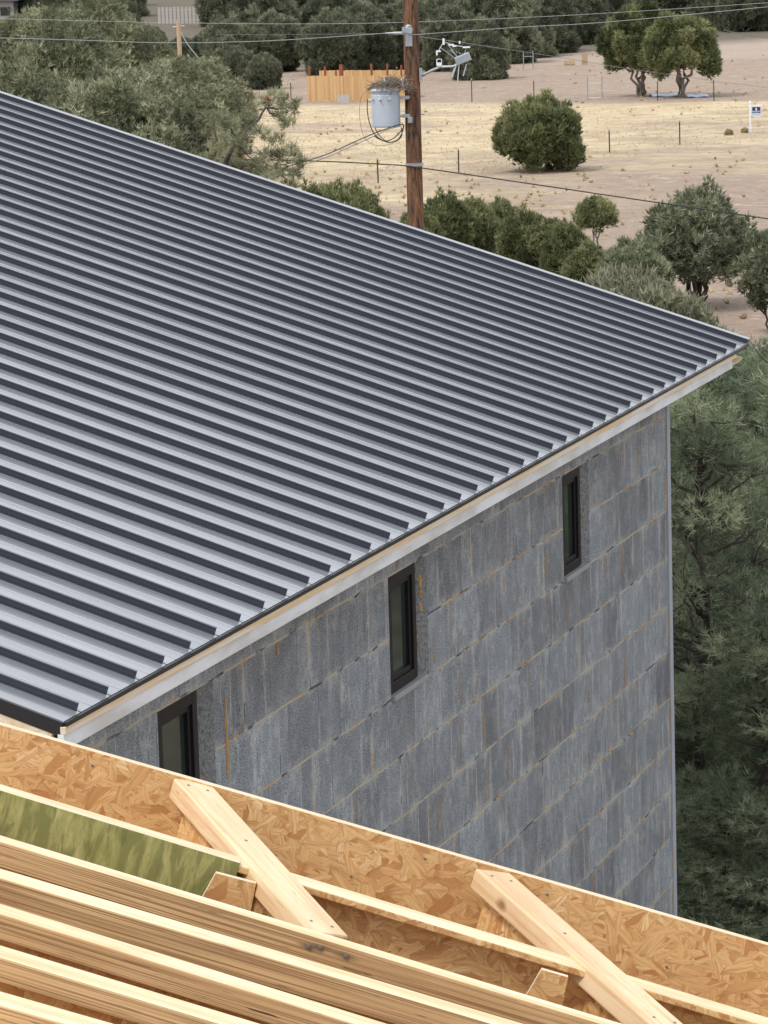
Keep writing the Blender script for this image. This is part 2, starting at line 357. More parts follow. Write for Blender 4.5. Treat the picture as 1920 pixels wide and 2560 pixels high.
dirt = a.mix(a.ramp(stk, [(0.34, 0.6), (0.44, 0)]), dirt, (0.58, 0.47, 0.37))
straw = a.mix(a.ramp(fine, [(0.5, 0), (0.75, 0.6)]), straw, (0.33, 0.25, 0.16))
straw = a.mix(a.ramp(grit, [(0.58, 0), (0.72, 0.45)]), straw, (0.20, 0.15, 0.09))
pat = a.math('MULTIPLY', a.math('SUBTRACT', a.noise(v, 0.16, 5, 0.65), 0.5), 60.0)
msk = a.ramp(a.math('ADD', a.math('DIVIDE', a.math('ADD', a.math('ADD', d1, big), pat), 46.0), 0.5), [(0.25, 0), (0.75, 1)])
msk2 = a.ramp(a.math('ADD', a.math('DIVIDE', a.math('ADD', d2, a.math('MULTIPLY', big, 0.25)), 8.0), 0.5), [(0.25, 0), (0.75, 1)])
bare = a.ramp(a.noise(v, 0.10, 6, 0.7), [(0.50, 0.0), (0.62, 0.75)])
c = a.mix(a.math('MULTIPLY', msk, msk2), dirt, a.mix(bare, straw, dirt))
far = a.mix(med, (0.33, 0.25, 0.20), (0.47, 0.38, 0.30))
c = a.mix(a.ramp(a.math('DIVIDE', d3, -20.0), [(0.0, 0), (0.4, 1)]), c, far)
d4 = sdist((1920, 108), (1000, 168), (1400, 300)); wood = a.mix(med, (0.085, 0.072, 0.050), (0.19, 0.155, 0.11))
c = a.mix(a.ramp(a.math('DIVIDE', d4, -16.0), [(0.0, 0), (0.6, 1)]), c, wood)
a.color(c); a.bump(a.math('ADD', fine, a.math('MULTIPLY', med, 3.0)), 0.8, 0.25); M['field_ground'] = a.m

# ------------------------------------------------------------------ mesh helpers
def tag(o, label=None, cat=None, group=None, kind=None):
    if label: o['label'] = label
    if cat: o['category'] = cat
    if group: o['group'] = group
    if kind: o['kind'] = kind
    return o
def empty(name, loc, label, cat, group=None, rot=None):
    o = bpy.data.objects.new(name, None); COL.objects.link(o); o.location = loc; o.empty_display_size = 0.2
    if rot is not None: o.rotation_euler = rot
    return tag(o, label, cat, group)
class MB:
    def __init__(s): s.v = []; s.f = []; s.mi = []
    def quad(s, pts, mi=0):
        k = len(s.v); s.v += [tuple(p) for p in pts]; s.f.append(tuple(range(k, k+len(pts)))); s.mi.append(mi)
    def box(s, lo, hi, mat=None, mi=0, top=None):
        x0, y0, z0 = lo; x1, y1, z1 = hi
        P = [Vector(p) for p in ((x0,y0,z0),(x1,y0,z0),(x1,y1,z0),(x0,y1,z0),(x0,y0,z1),(x1,y0,z1),(x1,y1,z1),(x0,y1,z1))]
        if mat is not None: P = [mat @ p for p in P]
        k = len(s.v); s.v += [tuple(p) for p in P]
        for i, q in enumerate(((0,3,2,1),(4,5,6,7),(0,1,5,4),(1,2,6,5),(2,3,7,6),(3,0,4,7))):
            s.f.append(tuple(k+j for j in q)); s.mi.append(top if (top is not None and i == 1) else mi)
        return s
    def tube(s, pts, r, n=8, cap=True, mi=0):
        pts = [Vector(p) for p in pts]; rs = r if hasattr(r, '__len__') else [r]*len(pts)
        rings = []
        for i, p in enumerate(pts):
            t = (pts[min(i+1, len(pts)-1)]-pts[max(i-1, 0)]).normalized()
            u = t.cross(Vector((0, 0, 1)));
            if u.length < 0.1: u = t.cross(Vector((1, 0, 0)))
            u.normalize(); w_ = t.cross(u)
            k = len(s.v); rings.append(k)
            for j in range(n):
                an = 2*PI*j/n; s.v.append(tuple(p + (u*math.cos(an)+w_*math.sin(an))*rs[i]))
        for a0, b0 in zip(rings[:-1], rings[1:]):
            for j in range(n):
                s.f.append((a0+j, a0+(j+1) % n, b0+(j+1) % n, b0+j)); s.mi.append(mi)
        if cap:
            s.f.append(tuple(rings[0]+j for j in range(n))[::-1]); s.f.append(tuple(rings[-1]+j for j in range(n))); s.mi += [mi, mi]
        return s
    def lathe(s, prof, c=(0, 0, 0), n=24, mi=0):
        c = Vector(c); rings = []
        for r, z in prof:
            k = len(s.v); rings.append(k)
            for j in range(n): s.v.append((c.x+r*math.cos(2*PI*j/n), c.y+r*math.sin(2*PI*j/n), c.z+z))
        for a0, b0 in zip(rings[:-1], rings[1:]):
            for j in range(n): s.f.append((a0+j, a0+(j+1) % n, b0+(j+1) % n, b0+j)); s.mi.append(mi)
        s.f.append(tuple(rings[0]+j for j in range(n))[::-1]); s.f.append(tuple(rings[-1]+j for j in range(n))); s.mi += [mi, mi]
        return s
    def build(s, name, mats, parent=None, mw=None, bevel=0.0, smooth=False):
        me = bpy.data.meshes.new(name); me.from_pydata(s.v, [], s.f); me.validate()
        if not isinstance(mats, (list, tuple)): mats = [mats]
        for x in mats: me.materials.append(M[x])
        if len(me.polygons) == len(s.mi): me.polygons.foreach_set('material_index', s.mi)
        if smooth: me.polygons.foreach_set('use_smooth', [True]*len(me.polygons))
        o = bpy.data.objects.new(name, me); COL.objects.link(o)
        if parent: o.parent = parent
        if mw is not None: o.matrix_world = mw
        if bevel:
            b = o.modifiers.new('bevel', 'BEVEL'); b.width = bevel; b.segments = 2; b.limit_method = 'ANGLE'
        return o
def raw_mesh(name, V, T, mat, tint=None, parent=None):
    """triangle soup from numpy arrays"""
    me = bpy.data.meshes.new(name); nv, ntri = len(V), len(T)
    me.vertices.add(nv); me.vertices.foreach_set('co', V.astype(np.float32).ravel())
    me.loops.add(ntri*3); me.loops.foreach_set('vertex_index', T.astype(np.int32).ravel())
    me.polygons.add(ntri); me.polygons.foreach_set('loop_start', np.arange(0, ntri*3, 3, dtype=np.int32))
    me.polygons.foreach_set('loop_total', np.full(ntri, 3, dtype=np.int32))
    me.update(calc_edges=True)
    if tint is not None:
        at = me.attributes.new('tint', 'FLOAT', 'POINT'); at.data.foreach_set('value', tint.astype(np.float32))
    me.materials.append(M[mat])
    o = bpy.data.objects.new(name, me); COL.objects.link(o)
    if parent: o.parent = parent
    return o
def copy_tree(o, parent=None):
    c_ = o.copy(); COL.objects.link(c_); c_.parent = parent
    for ch in list(o.children): copy_tree(ch, c_)
    return c_
def frame_mat(origin, xdir, up):
    x = Vector(xdir).normalized(); y = Vector(up).cross(x).normalized(); z = x.cross(y)
    mm = Matrix((x, y, z)).transposed().to_4x4(); mm.translation = origin; return mm

# ------------------------------------------------------------------ ground sheet
xs = np.concatenate([np.linspace(-900, -140, 14), np.linspace(-120, 60, 61), np.linspace(80, 700, 12)])
ys = np.concatenate([np.linspace(-300, 0, 6), np.linspace(10, 420, 103), np.linspace(440, 1800, 24)])
mb = MB(); mb.v = [(x, y, gz(x, y)) for y in ys for x in xs]; nx_ = len(xs)
mb.f = [(j*nx_+i, j*nx_+i+1, (j+1)*nx_+i+1, (j+1)*nx_+i) for j in range(len(ys)-1) for i in range(nx_-1)]; mb.mi = [0]*len(mb.f)
tag(mb.build('ground', 'field_ground', smooth=True), kind='structure')

# ------------------------------------------------------------------ block building with standing seam roof
TH = math.radians(17.51); CT, ST = math.cos(TH), math.sin(TH); RIBS = 41; SP = 0.4064; RH_ = 0.045
bld = empty('block_building', (-4, 8, ZG), 'grey foam block building with a dark standing seam metal shed roof', 'building')
bld.location = (0, 0, 0)
RLEN = 13.0
def RP(u, y, n): return Vector((-u*CT + n*ST, y, u*ST + n*CT))   # u up the slope from the seam ends, n above the seam tops
y_near, y_far, edge = -0.25, (RIBS-1)*SP+0.11, -0.025
mb = MB()
def roof_slab(mb, u0, u1, y0, y1, n0, n1):
    P = [RP(u, y, n) for n in (n0, n1) for u, y in ((u0, y0), (u0, y1), (u1, y1), (u1, y0))]
    k = len(mb.v); mb.v += [tuple(p) for p in P]
    for q in ((0,1,2,3),(7,6,5,4),(0,4,5,1),(1,5,6,2),(2,6,7,3),(3,7,4,0)): mb.f.append(tuple(k+j for j in q)); mb.mi.append(0)
# pans, one per bay, each with two faint stiffening beads
n0 = -RH_
for i in range(-1, RIBS):
    ya = y_near+0.012 if i < 0 else i*SP+0.006
    yb = -0.006 if i < 0 else ((i+1)*SP-0.006 if i < RIBS-1 else y_far)
    prof = [(ya, 0)]
    if 0 <= i < RIBS-1:
        for fr in (1/3, 2/3):
            yc = ya+(yb-ya)*fr; prof += [(yc-0.012, 0), (yc, 0.0022), (yc+0.012, 0)]
    prof += [(yb, 0)]
    for (p, hp), (q, hq) in zip(prof[:-1], prof[1:]):
        for ua, ub in ((edge, 0.8), (0.8, 3.0), (3.0, 6.5), (6.5, RLEN)):
            mb.quad([RP(ua, p, n0+hp), RP(ua, q, n0+hq), RP(ub, q, n0+hq), RP(ub, p, n0+hp)])
    mb.quad([RP(edge, ya, n0-0.012), RP(edge, yb, n0-0.012), RP(edge, yb, n0), RP(edge, ya, n0)])
# far gable edge turned up and shining
roof_slab(mb, edge, RLEN, y_far-0.10, y_far-0.005, -0.006, 0.0)
roof_slab(mb, edge, RLEN, y_far-0.032, y_far-0.02, n0-0.08, -0.007)
roof = mb.build('roof', 'roof_steel_lit', bld)
# seams
mb = MB()
prof = [(-0.020, n0+0.001), (-0.019, n0+0.004), (-0.006, n0+0.005), (-0.006, -0.010), (-0.010, -0.009), (-0.010, 0.0), (0.006, 0.0), (0.006, n0+0.001)]
for (p, q) in zip(prof[:-1], prof[1:]):
    mb.quad([RP(0, p[0], p[1]), RP(RLEN, p[0], p[1]), RP(RLEN, q[0], q[1]), RP(0, q[0], q[1])])
mb.quad([RP(0, p[0], p[1]) for p in prof]); mb.quad([RP(RLEN, p[0], p[1]) for p in prof][::-1])
seam = mb.build('seam', 'roof_steel_shaded', roof)
for i in range(1, RIBS):
    c_ = seam.copy(); COL.objects.link(c_); c_.parent = roof; c_.location = (0, i*SP, 0)
# black drip edge on the eave, black rake trim near side
mb = MB(); mb.box((0.026, y_near, -0.066), (0.040, y_far-0.15, -0.048)); mb.box((0.012, y_near, -0.071), (0.044, y_far-0.15, -0.0665))
mb.build('drip_edge', 'trim_black', bld)
mb = MB(); roof_slab(mb, edge-0.012, RLEN, y_near-0.012, y_near+0.012, n0-0.075, n0+0.004); mb.build('rake_trim', 'trim_black', bld)
# eave fascia: wood strip over white wrapped board; wood rake board at the near gable
zf = -0.072
yf_end = 15.55
mb = MB(); mb.box((0.005, y_near-0.015, zf-0.042), (0.038, yf_end+0.12, zf-0.001)); mb.build('fascia_strip', 'fascia_wood', bld, bevel=0.002)
mb = MB(); mb.box((-0.012, y_near-0.015, zf-0.130), (0.026, yf_end, zf-0.043)); mb.build('fascia_board', 'fascia_white', bld, bevel=0.002)
mb = MB(); roof_slab(mb, 0.01, RLEN, y_near-0.008, y_near+0.03, n0-0.25, n0-0.077); mb.build('rake_board', 'fascia_wood', bld)
mb = MB(); roof_slab(mb, -0.01, RLEN, y_near+0.032, y_far-0.03, n0-0.19, n0-0.16); mb.build('soffit', 'fascia_wood', bld)
# front wall with window holes
WY0, WY1 = 0.25, 14.46; WX = -OV; ztop = -0.14; zbot = ZG-0.2
WINS = [(1.89, 2.78), (6.20, 7.08), (10.78, 11.60)]; wz0, wz1 = -1.405, -0.505; REC = 0.10
ycuts = sorted([WY0, WY1]+[y for p in WINS for y in p]); zcuts = [zbot, wz0, wz1, ztop]
mb = MB()
for ya, yb in zip(ycuts[:-1], ycuts[1:]):
    for za, zb in zip(zcuts[:-1], zcuts[1:]):
        if any(abs(ya-p[0]) < 1e-6 for p in WINS) and za == wz0: continue
        mb.quad([(WX, ya, za), (WX, yb, za), (WX, yb, zb), (WX, ya, zb)])
mb.quad([(WX, WY1, zbot), (WX-11, WY1, zbot), (WX-11, WY1, 3.2), (WX, WY1, ztop)])
mb.quad([(WX, WY0, zbot), (WX, WY0, ztop), (WX-11, WY0, 3.2), (WX-11, WY0, zbot)])
mb.quad([(WX-11, WY0, zbot), (WX-11, WY0, 3.2), (WX-11, WY1, 3.2), (WX-11, WY1, zbot)])
wall_mb = mb
mb = MB(); mb.box((WX-0.02, WY1-0.10, zbot), (WX+0.014, WY1+0.012, ztop)); mb.build('corner_strip', 'foam_corner', bld, bevel=0.006)
# windows
for wi, (ya, yb) in enumerate(WINS):
    fb = yb-0.25; mb = MB(); t = 0.075; xf = WX-0.003
    fz0, fz1 = wz0+0.035, wz1
    mb.box((xf-0.09, ya, fz0), (xf, ya+t, fz1)); mb.box((xf-0.09, fb-t, fz0), (xf, fb, fz1))
    mb.box((xf-0.09, ya+t, fz1-t), (xf, fb-t, fz1)); mb.box((xf-0.09, ya+t, fz0), (xf, fb-t, fz0+t))
    s0, s1, q0, q1, st = ya+t, fb-t, fz0+t, fz1-t, 0.04
    mb.box((xf-0.075, s0, q0), (xf-0.018, s0+st, q1)); mb.box((xf-0.075, s1-st, q0), (xf-0.018, s1, q1))
    mb.box((xf-0.075, s0+st, q1-st), (xf-0.018, s1-st, q1)); mb.box((xf-0.075, s0+st, q0), (xf-0.018, s1-st, q0+st))
    wn = mb.build('window', 'window_black', bld, bevel=0.003)
    mb = MB(); mb.box((xf-0.052, s0+st, q0+st), (xf-0.046, s1-st, q1-st)); mb.build('pane', 'window_glass', wn)
    mb = MB()
    # rough foam reveals: two jambs and head
    def lumpy(face, nu, nv, amp):
        g = {}
        for i in range(nu+1):
            for j in range(nv+1):
                p, nrm = face(i/nu, j/nv); e = 0 if i in (0,) or j in (0, nv) else 1
                g[i, j] = p + nrm*random.uniform(0, amp)*e
        for i in range(nu):
            for j in range(nv): mb.quad([g[i, j], g[i+1, j], g[i+1, j+1], g[i, j+1]])
    lumpy(lambda u, v_: (Vector((WX-0.085+0.085*u**0.7, fb+0.05+(yb-fb-0.05)*u, wz0+(wz1-wz0)*v_)), Vector((1, -1, 0)).normalized()), 12, 60, 0.016)
    mb.box((WX-0.09, fb+0.001, wz0), (WX-0.03, fb+0.049, wz1), mi=2)
    mb.quad([(WX, ya, wz0), (WX, ya, wz1), (WX-REC*1.5, ya, wz1), (WX-REC*1.5, ya, wz0)])
    mb.quad([(WX, ya, wz1), (WX, yb, wz1), (WX-REC*1.5, yb, wz1), (WX-REC*1.5, ya, wz1)])
    jmb = mb
    mb = MB(); mb.box((WX-REC, ya+0.004, wz0-0.018), (WX+0.030, yb-0.10, wz0+0.024)); mb.build('sill', 'concrete_grey', wn, bevel=0.006)
    # blobs of orange foam squeezed out down the jamb
    mb = jmb
    for za, zb, rr in {0: [(wz1-0.02, wz1-0.16, 0.008), (wz1-0.52, wz0+0.15, 0.012)], 1: [(wz1-0.12, wz1-0.40, 0.028), (wz1-0.5, wz1-0.68, 0.010)], 2: [(wz1-0.44, wz1-0.50, 0.022)]}[wi]:
        zz = np.linspace(za, zb, 9)
        mb.tube([(WX-0.030+random.uniform(-.006, .006), yb-0.09, z) for z in zz], [rr*random.uniform(0.35, 1.0) for _ in zz], 7, mi=1)
    mb.build('jamb', ['foam_rough', 'foam_sealant', 'foam_corner'], wn)
# squeezed-out foam along the block joints (one part)
mb = wall_mb
def in_win(y, z): return any(p[0]-0.05 < y < p[1]+0.05 for p in WINS) and wz0-0.02 < z < wz1+0.02
for k in range(0, 15):
    z = Z0W-k*COURSE; y = WY0
    while y < WY1-0.2:
        L = random.uniform(0.05, 0.35); dens = 0.75 if y > 6.5 else 0.16
        if random.random() < dens*0.5 and not in_win(y, z) and not in_win(y+L, z):
            nn = max(4, int(L/0.03)); rr = random.uniform(0.004, 0.010)
            mb.tube([(WX+0.001, y+L*t_/nn, z+random.uniform(-.006, .006)+0.004*math.sin(9*t_)) for t_ in range(nn+1)], [rr*random.uniform(0.2, 1.0) for _ in range(nn+1)], 5, mi=1)
        y += L+random.uniform(0.02, 0.25)
    off = (0.61 if k % 2 else 0.0)-0.35
    y = WY0+0.6+off
    while y < WY1-0.3:
        if random.random() < (0.6 if y > 6.5 else 0.2) and not in_win(y, z-0.2):
            za = z-random.uniform(0.0, 0.2); zb = max(z-COURSE, za-random.uniform(0.1, 0.4)); nn = 8; rr = random.uniform(0.0035, 0.008)
            mb.tube([(WX+0.001, y+random.uniform(-.003, .003), za+(zb-za)*t_/nn) for t_ in range(nn+1)], [rr*random.uniform(0.2, 1.0) for _ in range(nn+1)], 5, mi=1)
        y += 1.22 if random.random() < 0.6 else 0.61
# the long drips seen beside the near window, and down the far corner
for (y, za, zb, rr) in [(2.98, -0.66, -1.18, 0.013), (0.98, -0.78, -0.86, 0.016), (1.45, -0.76, -0.85, 0.012), (3.93, -0.52, -0.58, 0.016)]:
    zz = np.linspace(za, zb, 12); mb.tube([(WX+0.002, y+random.uniform(-.008, .008), z) for z in zz], [rr*random.uniform(0.35, 1) for _ in zz], 6, mi=1)
for k in range(14):
    za = -0.6-k*0.45; zz = np.linspace(za, za-random.uniform(0.1, 0.4), 8); mb.tube([(WX+0.001, WY1-0.115, z) for z in zz], [0.006*random.uniform(0.3, 1) for _ in zz], 5, mi=1)
wall = mb.build('wall', ['foam_block', 'foam_sealant'], bld)

# ------------------------------------------------------------------ foreground framing (about 6 m away)
F0 = at_depth(960, 2350, 6.0)
J = (RT - UP*0.297 - FW*0.03).normalized()
P_ = Vector((0, 0, 1)).cross(J).normalized(); N_ = J.cross(P_).normalized()
def pl(px, py, n=0.0):
    r = ray(px, py); t_ = ((F0-CAM).dot(N_)+n)/r.dot(N_); return CAM + r*t_
def beam_frame(pa, pb):            # local x along pa->pb, y away from viewer, z up
    x = (pb-pa).normalized(); y = N_.cross(x).normalized(); z = x.cross(y)
    mm = Matrix((x, y, z)).transposed().to_4x4(); mm.translation = pa; return mm, (pb-pa).length
WEB = 0.30
def i_joist(name, pa, pb, label, cat, group, wd=0.045, ht=0.045, side='laminated_side', top='flange_top', web='strand_board', n_sink=0.0, gap=0.0):
    """pa, pb: back top edge; the beam comes towards the viewer from there"""
    mm, L = beam_frame(pa, pb)
    e = empty(name, (0, 0, 0), label, cat, group); e.matrix_world = mm
    mb = MB(); mb.box((0, -wd, -ht), (L, 0, 0), mi=0, top=1); f_ = mb.build('flange', [side, top], e, bevel=0.0025)
    mb = MB(); mb.box((0.002, -0.014, -ht-WEB), (L-0.002, -0.004, -ht)); mb.build('web', web, e)
    mb = MB(); mb.box((0, -wd, -2*ht-WEB), (L, 0, -ht-WEB)); mb.build('lower_flange', side, e)
    return e, mm, L
def ext(p, q, k0=0.25, k1=0.25):
    d = q-p; return p-d*k0, q+d*k1
JG = 'parallel wood joists across the bottom of the photo'
lines = [((0, 2087), (960, 2378), 'uppermost full laminated joist, carrying the nailed end of the left diagonal board'),
         ((0, 2170), (960, 2455), 'second laminated joist from the top, just below the one with the nail stains'),
         ((0, 2258), (960, 2556), 'third laminated joist from the top, middle one of the stack'),
         ((0, 2362), (655, 2560), 'fourth laminated joist down, with strand board showing in the gap above it'),
         ((0, 2477), (290, 2560), 'lowest laminated joist, cut by the bottom left corner of the photo')]
j1 = None
for k, (p, q, lb) in enumerate(lines):
    pa, pb = ext(pl(*p), pl(*q), 0.5, 1.6 if k < 3 else 2.6)
    e, mm, L = i_joist('joist', pa, pb, lb, 'joist', JG, wd=(0.036, 0.05, 0.05, 0.056, 0.06)[k], ht=(0.046, 0.050, 0.044, 0.040, 0.040)[k])
    if k == 0: j1 = (e, mm)
# nail heads and their dark stains on the first joist
e, mm = j1; inv = mm.inverted()
def spot(mat, new, spots, col):
    mm_ = M[mat].copy(); mm_.name = new; t = mm_.node_tree; b_ = t.nodes['Principled BSDF']; src = b_.inputs['Base Color'].links[0].from_socket
    tc_ = t.nodes.new('ShaderNodeTexCoord')
    nz = t.nodes.new('ShaderNodeTexNoise'); nz.inputs['Scale'].default_value = 45; mpz = t.nodes.new('ShaderNodeMapping'); mpz.inputs['Scale'].default_value = (0.25, 1, 1)
    t.links.new(tc_.outputs['Object'], mpz.inputs[0]); t.links.new(mpz.outputs[0], nz.inputs[0])
    for (c_, r_, k_) in spots:
        mp_ = t.nodes.new('ShaderNodeMapping'); mp_.inputs['Scale'].default_value = [1/x for x in r_]; mp_.inputs['Location'].default_value = [-x/y for x, y in zip(c_, r_)]
        t.links.new(tc_.outputs['Object'], mp_.inputs[0])
        ln = t.nodes.new('ShaderNodeVectorMath'); ln.operation = 'LENGTH'; t.links.new(mp_.outputs[0], ln.inputs[0])
        ad = t.nodes.new('ShaderNodeMath'); ad.operation = 'MULTIPLY_ADD'; t.links.new(nz.outputs[0], ad.inputs[0]); ad.inputs[1].default_value = 0.9; t.links.new(ln.outputs['Value'], ad.inputs[2])
        rp = t.nodes.new('ShaderNodeValToRGB'); rp.color_ramp.elements[0].position = 0.55; rp.color_ramp.elements[0].color = (k_, k_, k_, 1); rp.color_ramp.elements[1].position = 1.0 if k_ > 0.8 else 1.4; rp.color_ramp.elements[1].color = (0, 0, 0, 1)
        t.links.new(ad.outputs[0], rp.inputs[0])
        mx_ = t.nodes.new('ShaderNodeMix'); mx_.data_type = 'RGBA'; mx_.inputs[7].default_value = (*col, 1)
        t.links.new(rp.outputs[0], mx_.inputs[0]); t.links.new(src, mx_.inputs[6]); src = mx_.outputs[2]
    t.links.new(src, b_.inputs['Base Color']); M[new] = mm_
stains = []
for px, py in ((770, 2366), (800, 2368), (864, 2390)):
    r_ = ray(px, py); o_ = inv @ CAM; d_ = (inv.to_3x3() @ r_); t_ = (-0.036-o_.y)/d_.y; h = o_+d_*t_
    mm2 = Matrix.Translation(h) @ Matrix.Rotation(PI/2, 4, 'X')
    stains.append((tuple(h), (0.055, 0.02, 0.013), 0.62))
    mb = MB(); k0 = 0; mb.lathe([(0.0035, 0), (0.0045, 0.001), (0.0045, 0.003), (0.001, 0.0035)], n=12)
    mb.v[k0:] = [tuple(mm2 @ Vector(p)) for p in mb.v[k0:]]
    mb.build('nail', 'nail_steel', e)
spot('laminated_side', 'laminated_stained', stains, (0.06, 0.035, 0.025))
for ch in e.children:
    if ch.name.startswith('flange'): ch.data.materials[0] = M['laminated_stained']
# rim board at the back
pa, pb = ext(pl(0, 1804), pl(1920, 2355), 0.15, 0.15)
mm, L = beam_frame(pa, pb)
rim = empty('rim_board', (0, 0, 0), 'long strand board rim running across in front of the grey block wall', 'rim board'); rim.matrix_world = mm
mb = MB(); mb.box((0, -0.019, -0.34), (L, 0, -0.0005), mi=0, top=1); mb.build('panel', ['strand_board', 'board_edge'], rim, bevel=0.0012)
random.seed(19)
for k in range(8):
    mb = MB(); mb.lathe([(0.002, 0), (0.0028, 0.0008), (0.0028, 0.0018), (0.001, 0.0022)], n=10)
    mm2 = Matrix.Translation((L*(k+0.5+random.uniform(-.35, .35))/8, -0.0188, -0.022-random.uniform(0, 0.012) if k % 3 else -0.10)) @ Matrix.Rotation(PI/2, 4, 'X'); mb.v = [tuple(mm2 @ Vector(p)) for p in mb.v]
    mb.build('nail', 'nail_steel', rim)
# joist behind the green board
pa, pb = ext(pl(0, 1943), pl(1920, 2527), 0.2, 0.2)
nb, mmb, Lb = i_joist('joist', pa, pb, 'thin topped joist passing under both diagonal boards, behind the green board', 'joist', JG, wd=0.055, ht=0.014, side='strand_board', n_sink=0.01)
nb.location += N_*-0.012
# green treated board
pa = pl(-260, 1889, -0.006); pb = pl(603, 2151, -0.006)
mm, L = beam_frame(pa, pb)
mb = MB(); mb.box((0, -0.018, -0.30), (L, 0, 0), mi=0, top=1)
tag(mb.build('green_board', ['green_board', 'board_edge'], None, mm, bevel=0.001), 'green stained strand board standing on edge left of the diagonal board', 'board')
# diagonal blocking
for (p, q, wd, lb) in (((434, 1944), (772, 2326), 0.079, 'pale diagonal board ending at the nailed joist, left one of the two'),
                       ((1188, 2170), (1640, 2570), 0.080, 'pale diagonal board with a dark knot near its top, right one of the two')):
    A, B = pl(p[0], p[1], -0.004), pl(q[0], q[1], -0.004)
    x = (B-A).normalized(); y = N_.cross(x).normalized()
    mm = Matrix((x, y, x.cross(y))).transposed().to_4x4(); mm.translation = A; L = (B-A).length
    e = empty('diagonal_board', (0, 0, 0), lb, 'board', 'pale diagonal boards'); e.matrix_world = mm
    pm = 'pine_lumber'
    if p[0] > 1000:
        iv = mm.inverted(); o_ = iv @ CAM; d_ = iv.to_3x3() @ ray(1256, 2262); t_ = -o_.y/d_.y; h = o_+d_*t_
        spot('pine_lumber', 'pine_knotted', [(tuple(h), (0.046, 0.05, 0.028), 0.9)], (0.24, 0.105, 0.05)); pm = 'pine_knotted'
    mb = MB(); mb.box((0, 0, -0.042), (L, wd, 0)); mb.build('plank', pm, e, bevel=0.004)
    for (u_, v_) in ((0.035, 0.25), (0.05, 0.7), (L-0.05, 0.3), (L-0.035, 0.75), (L*0.42, 0.5)):
        mb = MB(); mb.lathe([(0.002, 0), (0.003, 0.0006), (0.003, 0.0014), (0.001, 0.0018)], (u_, wd*v_, 0.0001), 10); mb.build('nail', 'nail_steel', e)
    mb = MB(); mb.box((0.01, wd*0.45, -0.30), (L-0.02, wd*0.45+0.011, -0.042)); mb.build('web', 'strand_board', e)
# small strand board stiffeners wedged under the diagonals
for (p, q, lb) in (((540, 2178), (640, 2204), 'small strand board block wedged at the end of the green board'),
                   ((1354, 2419), (1420, 2438), 'small strand board block wedged under the right diagonal board')):
    pa, pb = pl(*p, -0.02), pl(*q, -0.02); mm, L = beam_frame(pa, pb)
    mb = MB(); z1 = -0.22
    mb.v = [(0, -0.012, 0), (L, -0.012, 0), (L+0.02, -0.012, z1), (-0.05, -0.012, z1), (0, 0, 0), (L, 0, 0), (L+0.02, 0, z1), (-0.05, 0, z1)]
    mb.f = [(0, 3, 2, 1), (4, 5, 6, 7), (0, 1, 5, 4), (1, 2, 6, 5), (3, 0, 4, 7), (2, 3, 7, 6)]; mb.mi = [0, 0, 1, 1, 1, 1]
    tag(mb.build('stiffener_block', ['strand_board', 'board_edge'], None, mm), lb, 'block', 'small stiffener blocks')
# deck far below the joists
mm = frame_mat(F0-N_*0.42-J*3-P_*2.0, J, N_)
mb = MB(); mb.box((0, 0, -0.02), (6, 3.1, 0)); tag(mb.build('subfloor', 'strand_board', None, mm), kind='structure')

# ------------------------------------------------------------------ utility pole, transformer, wires
PD = 65.0
pc0, pc1 = at_depth(1026, 0, PD), at_depth(1039.5, 560, PD)
def pole_c(py):
    t_ = (py-0)/560.0; return pc0.lerp(pc1, t_)
dirp = (pc1-pc0).normalized(); t_low = (ZG-pc0.z)/dirp.z
pbase = pc0+dirp*t_low; ptop = pc0-dirp*2.2
pole = empty('utility_pole', pbase, 'tall brown wooden utility pole rising behind the metal roof', 'utility pole')
def loc(p, o): return Vector(p)-o.location
mb = MB(); npts = 24
mb.tube([loc(pbase.lerp(ptop, k/npts)+Vector((random.uniform(-.004, .004), random.uniform(-.004, .004), 0)), pole) for k in range(npts+1)], [0.168-0.024*k/npts for k in range(npts+1)], 20)
mb.build('shaft', 'pole_wood', pole, smooth=True)
S = PD/F_PX
def offs(p, right=0.0, up=0.0, fwd=0.0): return Vector(p)+RT*right+UP*up+FW*fwd
def PX(px, py, dd=0.0): return at_depth(px, py, PD+dd)
def local_box(mb, c, sx_, sy_, sz_, rz=0.0):     # box in camera-right / forward / up axes
    R = Matrix((_rt, Vector((-_rt.y, _rt.x, 0)), Vector((0, 0, 1)))).transposed().to_4x4()
    mb.box((-sx_/2, -sy_/2, -sz_/2), (sx_/2, sy_/2, sz_/2), Matrix.Translation(c) @ R @ Matrix.Rotation(rz, 4, 'Y'))
mb = MB()
local_box(mb, loc(PX(1022, 91, -0.20), pole), 0.13, 0.06, 0.38); local_box(mb, loc(PX(1018, 76, -0.25), pole), 0.2, 0.12, 0.10, 0.2)
mb.tube([loc(PX(1012, 83, -0.26), pole), loc(PX(990, 83, -0.26), pole), loc(PX(963, 83, -0.26), pole)], [0.035, 0.03, 0.012], 8)
mb.lathe([(0.03, -0.05), (0.06, -0.02), (0.05, 0.0), (0.06, 0.03), (0.03, 0.06)], loc(PX(1021, 69, -0.24), pole), 12)
mb.build('line_clamp', 'galvanised', pole, bevel=0.008)
mb = MB(); local_box(mb, loc(PX(1025, 300, -0.20), pole), 0.09, 0.07, 0.12); mb.build('bolt_plate', 'galvanised', pole, bevel=0.01)
mb = MB()
for py in (411,):
    c_ = loc(pole_c(py), pole); mb.lathe([(0.171, -0.03), (0.176, -0.03), (0.176, 0.03), (0.171, 0.03)], c_, 20)
mb.build('band', 'galvanised', pole)
